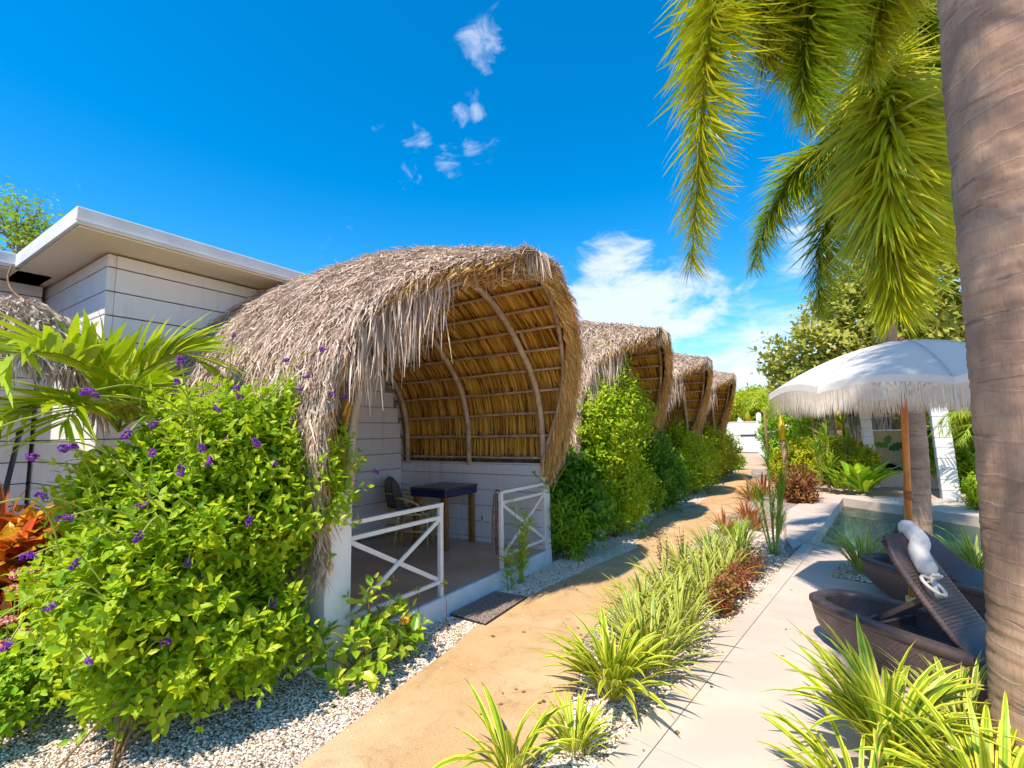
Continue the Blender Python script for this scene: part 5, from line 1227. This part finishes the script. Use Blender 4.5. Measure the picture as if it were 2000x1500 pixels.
shrub('shrub', (-2.9, 9.9, 0), [(-2.95, 9.75, .95, .42, .62, .75), (-2.8, 10.4, .6, .4, .6, .55), (-2.95, 9.4, 1.35, .3, .35, .35)], 'dark green shrub between the second and third huts', 'shrub', MT['dark'], ll=.12, nsh=700, nodes=6, slen=.42, parts=60, nstem=12)
stalks('milkweed', (-2.65, 9.1, 0), 9, .85, 'cluster of thin pale stalks in front of the dark green shrub', 'lime', .25, .12, 24)
shrub('shrub', (-2.8, 13.0, 0), [(-2.9, 12.7, .85, .5, .9, .75), (-2.8, 13.9, .75, .45, .7, .65), (-3.0, 12.2, 1.3, .35, .4, .5)], 'light green shrub in front of the third hut', 'shrub', MT['lime'], ll=.12, nsh=650, nodes=5, slen=.5, nstem=12)
shrub('shrub', (-2.9, 16.6, 0), [(-3.1, 16.3, .95, .5, 1.1, .9), (-2.9, 18, .8, .5, 1.1, .75)], 'yellow green shrub in front of the farthest hut', 'shrub', MT['yellowg'], ll=.14, nsh=650, nodes=5, slen=.5, nstem=12)
shrub('shrub', (-2.95, 21.3, 0), [(-2.95, 21.3, .32, .38, .4, .3)], 'little round bush where the path meets the sand', 'shrub', MT['mid'], ll=.10, nsh=160, nodes=4, slen=.2, nstem=6)
shrub('shrub', (-3.6, 22.5, 0), [(-3.7, 22.5, 1.0, .8, .8, .9)], 'thin dark leaved bush in front of the white gate', 'shrub', MT['dark'], ll=.10, nsh=110, nodes=4, slen=.5, nstem=14)
shrub('shrub', (-4.6, 27, 0), [(-5.2, 27, 1.1, 1.2, 2.5, 1.1)], 'tall green hedge bush left of the white gate', 'shrub', MT['mid'], ll=.16, nsh=900, nodes=4, slen=.4, nstem=10)

# ================================================================== STRAP PLANTS IN THE STRIP
SG = 'striped strap leaved plants between the path and the paving'
row = [(-1.19, 2.93, .52, 62, 'strapy', 'large striped strap leaved plant at the near end of the strip'), (-1.16, 2.34, .30, 30, 'strapy', 'small striped plant low in front of the large one, on white pebbles'), (-1.36, 2.03, .42, 16, 'strapy', 'sparse striped plant cut by the bottom edge of the photo'),
       (-1.10, 3.38, .50, 50, 'strap', 'striped plant directly behind the large near one'), (-1.30, 3.75, .42, 44, 'strap', 'striped plant at the path edge, third back on the left'), (-1.05, 3.95, .42, 44, 'strap', 'striped plant on the paving side, level with the doormat'),
       (-1.45, 4.35, .40, 36, 'strap', 'striped plant leaning over the path stain'), (-1.15, 4.42, .44, 44, 'strap', 'striped plant in the middle of the strip, level with the far corner of the doormat'), (-1.02, 4.85, .42, 40, 'strap', 'striped plant left of the first dark red ground cover'),
       (-1.40, 4.95, .42, 38, 'strap', 'striped plant next to the dark seed stalks'), (-1.18, 5.35, .44, 42, 'strap', 'striped plant right behind the dark seed stalks'), (-1.42, 5.75, .42, 36, 'strap', 'striped plant at the path edge past the seed stalks'), (-.98, 5.75, .42, 40, 'strap', 'striped plant beside the middle red ground cover'),
       (-1.18, 6.25, .44, 40, 'strap', 'striped plant left of the far red ground cover'), (-.96, 6.6, .42, 36, 'strap', 'striped plant just before the tall fine leaved stems'), (-1.32, 6.8, .42, 34, 'narrow', 'plain green grassy plant near the far end of the strip on the path side'), (-1.05, 7.35, .46, 40, 'narrow', 'plain green grassy plant left of the tall fine leaved stems')]
for x, y, L, n, kd, lb in row: clump('striped_plant', (x, y, .006), lb, 'plant', kd, int(n * 1.7), L * 1.05, .12 if y > 3.2 else .06, SG)
for x, y, rr, lb in ((-.84, 4.75, .16, 'nearest dark red ground cover at the edge of the paving'), (-.80, 5.35, .18, 'second dark red ground cover along the paving edge'), (-.76, 6.05, .2, 'third red ground cover along the paving edge, with orange tips')):
    shrub('red_ground_cover', (x, y, 0), [(x, y, .15, rr * .6, rr * 1.5, .16)], lb, 'plant', MT['redleaf'], ll=.05, nsh=110, nodes=4, slen=.14, parts=70, nstem=10, rstem=.004, group='red ground covers by the paving')
for x, y, L, lb in ((-1.38, 8.25, .42, 'copper red rosette plant by the bend of the path'), (-1.22, 9.7, .42, 'dark red rosette plant farther up the path edge'), (-.98, 8.75, .36, 'low red rosette plant between the path and the tall fine leaved stems')):
    clump('rosette_plant', (x, y, .006), lb, 'plant', 'red', 46, L, .04, 'red rosette plants by the path')
# dark seed stalks
for x, y, lb in ((-1.46, 5.2, 'dark dry seed stalks sticking up beside the path'), (-1.38, 5.62, 'second bunch of dark dry seed stalks, farther along the path')):
    t = thing('seed_stalks', (x, y, 0), lb, 'plant'); mb = MB(); Ps = []
    for k in range(9):
        a = R_.uniform(0, 6.28); r = R_.uniform(.03, .16); h = R_.uniform(.35, .62); mb.tube([(0, 0, 0), (r * .4 * math.cos(a), r * .4 * math.sin(a), h * .6), (r * math.cos(a), r * math.sin(a), h)], [.004, .003, .002], 4)
        for u in np.linspace(.55, 1, 6): Ps.append((r * u * math.cos(a), r * u * math.sin(a), h * u))
    mb.put('stem', MT['stem'], t); Ps = np.array(Ps); V, F = inst(ico, icf, Ps, frames(rng.normal(size=Ps.shape), rng.normal(size=Ps.shape)), rng.uniform(.006, .012, len(Ps))); MT.setdefault('seed', pbr('seed', (.10, .05, .04), .9)); place('seed_heads', mesh('seed_heads', V, F), MT['seed'], t)['kind'] = 'stuff'
# tall fine leaved stems (dracaena like)
t = thing('cane_plant', (-.62, 7.2, 0), 'tall slender canes topped with fine green leaf tufts beside the paving', 'plant')
for k in range(11):
    a = R_.uniform(0, 6.28); r = R_.uniform(.04, .24); h = R_.uniform(.35, 1.12) if k > 3 else (1.15, .98, .85, .7)[k]; e = (r * math.cos(a) - .03, r * math.sin(a), h)
    MB().tube(catmull([(r * .2 * math.cos(a), r * .2 * math.sin(a), 0), (e[0] * .6, e[1] * .6, h * .5), e], 8), np.linspace(.014, .008, 9)[:9] if False else .010, 6).put('cane', MT['gstem'], t, True)
    for q_ in range(24):
        b = R_.uniform(0, 6.28); l = R_.uniform(.2, .36); place('leaf', R_.choice(BS['narrow']), None, t, loc=(e[0], e[1], e[2] - R_.uniform(0, .14)), rot=(0, R_.uniform(-.6, .2), b), scale=l)
# big near clumps at the right
for x, y, L, n, kd, lb in ((.17, 3.02, .62, 100, 'strapy', 'big yellow striped plant fanning out in front of the near lounger'), (.46, 2.72, .55, 60, 'strapy', 'yellow striped plant cut by the bottom right edge'), (.50, 3.38, .52, 46, 'strap', 'greener striped plant between the near lounger and the thick palm trunk'), (.02, 2.62, .42, 36, 'strapy', 'smaller yellow striped plant below the big one at the bottom edge')):
    clump('striped_plant', (x, y, .04), lb, 'plant', kd, n, L, .08, SG if False else 'yellow striped plants around the thick palm trunk')
for x, y, L, n, lb in ((.30, 6.62, .55, 90, 'grassy green tuft left of the rear lounger by the pool edge'), (1.28, 7.0, .55, 80, 'grassy tuft right of the slender palm trunk by the pool'), (1.75, 6.75, .5, 60, 'grassy tuft half hidden behind the thick palm trunk by the pool')):
    clump('grass_tuft', (x, y, .04), lb, 'plant', 'narrowy', n, L, .09, 'grassy tufts beside the pool')

# ================================================================== BACKGROUND RIGHT
def bl(px, py, Y, rx, ry, rz): p = PY(px, py, Y); return (p[0], p[1], max(p[2], rz * .8), rx, ry, rz)
def bshrub(px, py, Y, rx, ry, rz, lb, mat, ll=.12, nsh=500, name='shrub', **k):
    b = bl(px, py, Y, rx, ry, rz); return shrub(name, (b[0], b[1], 0), [b, (b[0] + rx * .4, b[1], b[2] * .7, rx * .7, ry * .7, rz * .7)], lb, 'shrub', MT[mat], ll=ll, nsh=nsh, slen=k.pop('slen', .3), nstem=8, **k)
bshrub(1562, 950, 12.4, .28, .4, .42, 'dark red leaved shrub at the far left corner of the pool deck', 'redleaf', .08, 420, zmin=.02)
bshrub(1535, 960, 13.0, .22, .3, .35, 'smaller maroon shrub left of the dark red one', 'redleaf', .07, 200)
clump('cordyline', (-1.42, 12.4, 0), 'red and orange spiky plant at the right edge of the path', 'plant', 'red', 60, .55, .12)
clump('cordyline', (-1.3, 13.4, 0), 'reddish spiky plant behind the orange one at the path edge', 'plant', 'red', 50, .6, .12)
bshrub(1590, 905, 17.5, .9, .8, .75, 'bright yellow green shrub behind the red shrub', 'yellowg', .12, 700)
bshrub(1530, 920, 17.5, .45, .6, .5, 'yellow green bush at the bend of the path by the slim yellow palm', 'yellowg', .12, 350)
bshrub(1640, 900, 17, .6, .6, .7, 'green and gold leafed bush left of the white block pillar', 'yellowg', .12, 600)
bshrub(1690, 905, 15.6, .26, .4, .42, 'orange tinged leafy bush at the foot of the white block pillar', 'yellowg', .12, 400)
bshrub(1560, 860, 24, 1.6, 1.5, 1.7, 'tall mixed green bush behind the garden bed', 'mid', .18, 900)
bshrub(1640, 830, 22, 1.6, 1.5, 1.9, 'tall light green bush behind the garden bed near the thatched shelter', 'lime', .18, 900)
def spiky(x, y, h, n, L, lb, kd='narrow', cl=3):
    t = thing('dracaena', (x, y, 0), lb, 'plant')
    for k in range(cl):
        a = R_.uniform(0, 6.28); r = R_.uniform(0, .25) * (cl > 1); hh = h * (1 - .28 * k); e = (r * math.cos(a), r * math.sin(a), hh); MB().tube([(0, 0, 0), e], .018, 6).put('cane', MT['stem'], t)
        for q_ in range(n): l = L * R_.uniform(.7, 1.1); place('leaf', R_.choice(BS[kd]), None, t, loc=e, rot=(0, R_.uniform(-.9, .7), R_.uniform(0, 6.28)), scale=(l, l * 1.6, l))
spiky(.12, 14.6, 1.25, 44, .62, 'spiky green dracaena behind the back coping of the pool'); spiky(.55, 15.6, 1.7, 40, .6, 'taller spiky dracaena behind the ginger plant'); spiky(-.1, 16, .9, 36, .55, 'short spiky plant between the yellow bush and the dracaena')
clump('ginger', (.72, 14.35, 0), 'broad leaved ginger plant behind the pool coping', 'plant', 'wide', 34, 1.05, .22, h=.1, up=.5)
clump('ginger', (.35, 14.6, 0), 'smaller broad leaved plant left of the ginger plant', 'plant', 'wide', 22, .75, .15, h=.1, up=.5)
# slim palm with yellow crownshaft
def slimpalm(x, y, h, lb, fl=7, L=1.3, mat='palmleaf', r=.07, ysh=True):
    t = thing('slim_palm', (x, y, 0), lb, 'palm tree'); trunk(t, [(0, 0, -.05), (.02, 0, h * .5), (0, 0, h)], [r * 1.1, r], 12, .04)
    MB().tube([(0, 0, h), (0, 0, h + .45), (0, 0, h + .8)], [r * 1.45, r * 1.3, r * .6], 12).put('crownshaft', MT['yshaft'], t, True)
    for k in range(fl):
        a = 6.28 * k / fl + R_.uniform(-.3, .3); c, s_ = math.cos(a), math.sin(a); b = np.array([x, y, h + .75]); up = R_.uniform(.35, .8)
        frond(t, (x, y, 0), [b, b + [c * L * .3, s_ * L * .3, L * up * .7], b + [c * L * .7, s_ * L * .7, L * up * .75], b + [c * L * 1.05, s_ * L * 1.05, L * (up - .5) * .6]], MT[mat], nl=64, ll=.5 * L / 1.3, plume=False, rib=RIBW, t0=.15, rad=.018, fwd=.8, grav=.3)
MT['yshaft'] = pbr('yshaft', (.72, .52, .02), .5, .4, .3, 6)
slimpalm(-.98, 17.0, 1.28, 'slim palm with a golden crownshaft under the left edge of the parasol')
slimpalm(-.15, 21, 1.9, 'slim grey trunked palm behind the garden bed', 8, 1.5)
slimpalm(.55, 19, 1.6, 'slim palm just left of the thatched shelter', 8, 1.4)
slimpalm(3.0, 12.9, .55, 'low arching palm right of the second white pillar', 9, 1.1, 'frondg', .06)
slimpalm(3.4, 15.6, 1.6, 'palm behind the low arching palm at the right', 9, 1.4, 'frondg', .08)
bshrub(1900, 900, 16.5, 1.0, .8, 1.0, 'dark green bush right of the second white pillar', 'mid', .14, 700)
bshrub(1910, 960, 12.6, .22, .3, .3, 'small green plant at the right end of the pool coping', 'lime', .10, 160)
# shelter: two white block pillars, painted wall and thatch
t = thing('garden_shelter', (1.6, 14.6, 0), 'shelter with white block pillars, thatch and a leaf mural beyond the pool', 'shelter')
def pillar(bx, by, tx, w_):
    z = 0; k = 0
    pl = bpy.data.objects.new('pillar', None); COL.objects.link(pl); pl.parent = t
    while z < 2.5:
        MB().box((bx + (tx - bx) * z / 2.6, by, z + .115), (w_, w_, .222), .008).put('block', MT['blockwhite'], pl); z += .23
    MB().box((bx, by, 1.2), (w_ * .9, w_ * .9, 2.38)).put('core', MT['joint'], pl) if False else None
p0 = G(1857, 978); p1 = PY(1703, 905, 16.4)
pillar(p0[0] - 1.6, p0[1] - 14.6, p0[0] - 1.6 - .06, .30); pillar(p1[0] - 1.6, p1[1] - 14.6, p1[0] - 1.6 - .08, .24)
MT['mural'] = pbr('mural', (.50, .42, .24), .8, .2, .2, 2); MT['mgreen'] = pbr('mgreen', (.02, .12, .025), .7); MT['mgreen2'] = pbr('mgreen2', (.10, .22, .03), .7); MT['mgrey'] = pbr('mgrey', (.36, .35, .33), .7)
wy = 17.2; w0 = PY(1705, 845, wy); w1 = PY(1850, 843, wy)
wl = MB().box(((w0[0] + w1[0]) / 2 - 1.6, wy - 14.6, .76), (w1[0] - w0[0] + .5, .14, 1.52)).put('mural_wall', MT['mural'], t)
MB().box(((w0[0] + w1[0]) / 2 - 1.6, wy - 14.6, 1.54), (w1[0] - w0[0] + .56, .2, .04)).put('wall_cap', MT['white'], wl)
def mural_leaf(px, py, ang, L, wd, mat, notch=True):
    p = PY(px, py, wy); V = [(0, 0)]; n = 14; a = math.radians(ang); pts = []
    for i in range(n + 1):
        u = i / n; w_ = wd * math.sin(math.pi * u) ** .7 * (1 - (.45 if notch and i % 3 == 2 and 2 < i < n - 1 else 0)); pts.append((u * L, w_))
    poly = [(x, y) for x, y in pts] + [(x, -y) for x, y in pts[::-1]]
    c, s_ = math.cos(a), math.sin(a); V = [(p[0] - 1.6 + x * c - y * s_, wy - 14.6 - .078, p[2] + x * s_ + y * c) for x, y in poly]
    m = len(pts); F = [(i, i + 1, 2 * m - 2 - i, 2 * m - 1 - i) for i in range(m - 1)]
    place('painted_leaf', mesh('painted_leaf', V, F), MT[mat], wl)
for a in ((1795, 880, 60, .7, .25, 'mgreen'), (1790, 900, 15, .75, .22, 'mgreen'), (1792, 925, -30, .75, .22, 'mgreen'), (1790, 945, -75, .55, .2, 'mgreen2'), (1735, 878, 25, .4, .12, 'mgreen'), (1735, 872, 165, .35, .09, 'mgreen2'), (1730, 868, 70, .28, .1, 'mgreen2')): mural_leaf(*a)
for k in range(7): mural_leaf(1738, 905, 200 + k * 23, .42, .07, 'mgrey', False)
MB().box((.15, wy - 14.6 - .5, .22), (1.5, .5, .44), .02).put('bench', MT['stone'], t); MB().lathe([(0, .0), (.12, 0), (.16, .1), (.2, .26), (.17, .26), (.0, .2)], 20, (-.75, wy - 15.0, .0)).put('planter', MT['white'], t, True)
pr_ = MB().box((.35, 1.2, 2.62), (3.4, 3.2, .12)).put('roof', MT['strawbase'], t)
def thfringe(par, x0, y0, x1, y1, z, n, L, off=(0, 0, 0)):
    u = rng.random(n); P = np.column_stack([x0 + (x1 - x0) * u, y0 + (y1 - y0) * u, np.full(n, z)]) + rng.normal(0, .03, (n, 3)); fv2, ff2 = ribbon(3, .06, .05); V, F = inst(fv2, ff2, P, frames(np.column_stack([rng.normal(0, .12, n), rng.normal(0, .12, n), np.full(n, -1)]), rng.normal(size=(n, 3))), L * rng.uniform(.5, 1.1, n)); place('thatch', mesh('thatch', V, F), MT['straw'], par)['kind'] = 'stuff'
thfringe(t, -1.35, -.4, 2.1, -.4, 2.7, 900, .5); thfringe(t, -1.35, 2.8, -1.35, -.4, 2.7, 700, .5)
# thatched bale hut left of the pillar, mostly hidden by the parasol
p = PY(1672, 850, 20.5); t = thing('thatched_shelter', (p[0], 21.6, 0), 'thatched roof edge hanging below the parasol left of the white pillar', 'shelter')
for sx in (-1, 1):
    for sy in (-1, 1): MB().tube([(sx * .8 + .4, sy * .9, 0), (sx * .8 + .4, sy * .9, 2.1)], .06, 8).put('post', MT['stem'], t)
MB().add([(-.9, -1.3, 1.95), (1.7, -1.3, 1.95), (1.7, 1.3, 1.95), (-.9, 1.3, 1.95), (.4, 0, 3.0), (.4, 0, 2.85)], [(0, 1, 4), (1, 2, 4), (2, 3, 4), (3, 0, 4), (3, 2, 1, 0)]).put('roof', MT['strawbase'], t)
thfringe(t, -.9, -1.32, 1.7, -1.32, 2.0, 700, .95); thfringe(t, -.92, 1.3, -.92, -1.3, 2.0, 500, .95)
# white gate and posts
gx0, gx1 = PY(1415, 885, 36)[0], PY(1482, 885, 36)[0]; gw = gx1 - gx0
t = thing('gate', (gx0, 36, 0), 'white boarded gate with a long latch at the end of the path', 'gate')
for z, h in ((.62, 1.10), (1.64, .90)): MB().box((gw / 2, 0, z), (gw, .06, h - .02), .01).put('panel', MT['white'], t)
MB().bar((0, -.02, 2.12), (gw, -.02, 2.12), .09, .05).put('top_rail', MT['white'], t)
MB().box((gw - .55, -.07, 1.22), (1.0, .05, .10), .01).box((gw - .12, -.07, 1.2), (.1, .07, .26), .01).put('latch', MT['darkmetal'], t)
MB().add([(gw * .45, 0, 2.15), (gw * .62, 0, 2.15), (gw * .48, 0, 2.5), (gw * .45, .04, 2.15), (gw * .62, .04, 2.15), (gw * .48, .04, 2.5)], [(0, 1, 2), (5, 4, 3), (0, 3, 4, 1), (1, 4, 5, 2), (2, 5, 3, 0)]).put('finial', MT['white'], t)
gp = PY(1487, 885, 34); t = thing('gate_post', (gp[0], 34, 0), 'thick white post right of the gate', 'post'); MB().box((0, 0, 1.25), (.3, .3, 2.5), .02).put('shaft', MT['white'], t); MB().lathe([(0, .2), (.12, .12), (.16, 0)], 12, (0, 0, 2.5)).put('cap', MT['white'], t, True)
gp = PY(1503, 885, 30); t = thing('white_frame', (gp[0], 30, 0), 'white rectangular frame standing right of the gate post', 'frame')
MB().bar((-.28, 0, 0), (-.28, 0, 1.45), .1, .1, (0, 1, 0)).put('upright', MT['white'], t); MB().bar((.6, 0, 0), (.6, 0, 1.45), .1, .1, (0, 1, 0)).put('upright', MT['white'], t); MB().bar((-.28, 0, 1.48), (.65, 0, 1.48), .1, .08).put('cross_bar', MT['white'], t); MB().bar((-.22, 0, .12), (.55, 0, .12), .1, .08).put('cross_bar', MT['white'], t)
fx = PY(1497, 840, 22); t = thing('wooden_post', (fx[0], 22, 0), 'thin dark wooden post in front of the white gate post', 'post'); MB().tube([(0, 0, 0), (-.02, 0, 1.2), (-.03, 0, 2.4)], .05, 8).put('shaft', MT['stem'], t, True)
# white boundary wall left and right of the gate, then planting behind
t = thing('boundary_wall', (gx0 - 6, 36.2, 0), 'low white wall running left from the gate behind the bushes', 'wall'); MB().box((2.9, 0, .9), (5.9, .2, 1.8)).put('wall', MT['blockwhite'], t)
t = thing('boundary_wall', (4, 36.2, 0), 'white wall far behind the garden bed right of the gate', 'wall'); MB().box((2, 0, .9), (9, .2, 1.8)).put('wall', MT['blockwhite'], t)
GT = 'trees beyond the white gate'
def btree(px, py, Y, rx, rz, lb, mat, ll=.3, nsh=700, lo=.5, up=.5, extra=()):
    b = bl(px, py, Y, rx, rx * .8, rz); B = [b] + [bl(*e) for e in extra]
    sx, sz = b[0], b[2]
    return shrub('broadleaf_tree', (sx, Y, 0), B, lb, 'tree', MT[mat], ll=ll, nsh=nsh, nodes=5, slen=ll * 3, nstem=22, rstem=.05, zmin=.3, trunk=(0, 0, max(.8, sz - rz * .6), .16), lo=lo, up=up)
btree(1460, 808, 44, 3.2, 2.2, 'round yellow green tree behind the gate', 'yellowg', .35, 900)
btree(1400, 815, 46, 3.5, 2.2, 'green tree behind the boundary wall left of the gate', 'mid', .35, 800)
btree(1540, 812, 44, 3.6, 2.6, 'dense green tree right of the gate behind the slim palm', 'mid', .35, 900)
btree(1330, 815, 50, 4.5, 2.4, 'distant green tree behind the farthest huts', 'mid', .4, 700)
t_ = btree(1740, 640, 20, 2.7, 1.9, 'large olive green tree spreading behind the parasol and the palm', 'olive', .30, 1500, .35, .3, extra=[(1600, 690, 19, 1.9, 1.5, 1.1), (1560, 730, 19, 1.1, 1, .8), (1660, 620, 20, 1.5, 1.4, 1.1), (1830, 560, 19, 2.1, 1.7, 1.9), (1870, 490, 19, 1.2, 1.2, 1.0), (1700, 540, 20, 1.3, 1.2, 1.0), (1780, 780, 21, 2.5, 1.5, 1.0), (1640, 770, 21, 1.8, 1.5, .9)])
btree(1800, 790, 30, 5, 3.2, 'dark green tree filling the gap behind the shelter', 'mid', .35, 1100)
btree(1960, 760, 30, 5, 4.2, 'tall green tree at the right edge behind the thick trunk', 'mid', .4, 900)
btree(2120, 800, 22, 4, 3.4, 'green tree beyond the right edge of the pool', 'mid', .35, 700)
slimpalm(PY(1460, 800, 40)[0], 40, 2.2, 'feathery palm rising behind the white gate', 11, 2.6, 'palmleaf', .12)
slimpalm(PY(1500, 800, 41)[0], 41, 1.9, 'feathery palm behind the gate post', 9, 2.2, 'palmleaf', .12)
# sparse tree over the bungalow roof at the left
tb = np.array([PX(25, 600, -14)[0], PX(30, 600, -14)[1], 0]); t = thing('sparse_tree', tb, 'thin branched tree with sparse leaves behind the roof at the left edge', 'tree')
def limb(p, d, L, r, dep, mb, tips):
    n = 5; P = [p]; 
    for i in range(n): d = unit(d + rng.normal(0, .18, 3) + np.array([0, 0, .05])); P.append(P[-1] + d * L / n)
    mb.tube(P, np.linspace(r, r * .55, n + 1), 5, False)
    if dep == 0: tips.append(P[-1]); tips.append(P[3]); return
    for k in range(R_.choice((2, 3, 3))):
        q_ = P[R_.randrange(2, n + 1)]; limb(q_, unit(d + rng.normal(0, .55, 3)), L * R_.uniform(.55, .8), r * .55, dep - 1, mb, tips)
mb = MB(); tips = []; mb.tube([(0, 0, 0), (.1, .0, 2.5), (.0, 0, 4.6)], [.16, .13, .10], 8, False)
for k in range(6): a = k * 1.05; limb(np.array([0, 0, 4.2 + .12 * k]), unit(np.array([math.cos(a) * .6, math.sin(a) * .6, .75])), 1.25, .06, 4, mb, tips)
mb.put('trunk', MT['stem'], t, True); tips = np.array(tips); k = rng.choice(len(tips), min(len(tips), 330), replace=False); c = np.repeat(tips[k], 12, 0) + rng.normal(0, .12, (len(k) * 12, 3))
V, F = inst(LV, LF, c, frames(rng.normal(size=c.shape) * [1, 1, .4], rng.normal(size=c.shape) * .5 + [0, 0, 1]), rng.uniform(.06, .11, len(c))); place('foliage', mesh('foliage', V, F), MT['mid'], t)['kind'] = 'stuff'

# leaf litter
n = 420; P = np.column_stack([rng.uniform(-3.0, 1.2, n), rng.uniform(.9, 9, n) ** 1.0, np.zeros(n)]); P[:, 2] = np.where(P[:, 0] < np.array([interp_line(RL, y) for y in P[:, 1]]), .026, .040)
P = P[np.array([not (x < -2.93 and 2.2 < y < 5.7) and not (y > 6.2 and x > -.35) and R_.random() < (.9 if x < -2.4 or -1.8 < x < -.7 else .28) for x, y, z in P])]
V, F = inst(LV, LF, P, frames(rng.normal(size=P.shape) * [1, 1, .12], rng.normal(size=P.shape) * .2 + [0, 0, 1]), rng.uniform(.02, .055, len(P)))
MT['dryleaf'] = islemat('dryleaf', [(.20, .11, .05), (.36, .22, .08), (.12, .07, .035), (.46, .36, .10)], .8)
o = place('leaf_litter', mesh('leaf_litter', V, F), MT['dryleaf']); tag(o, 'small dry fallen leaves scattered over the path, gravel and paving', 'leaf litter', None, 'stuff')
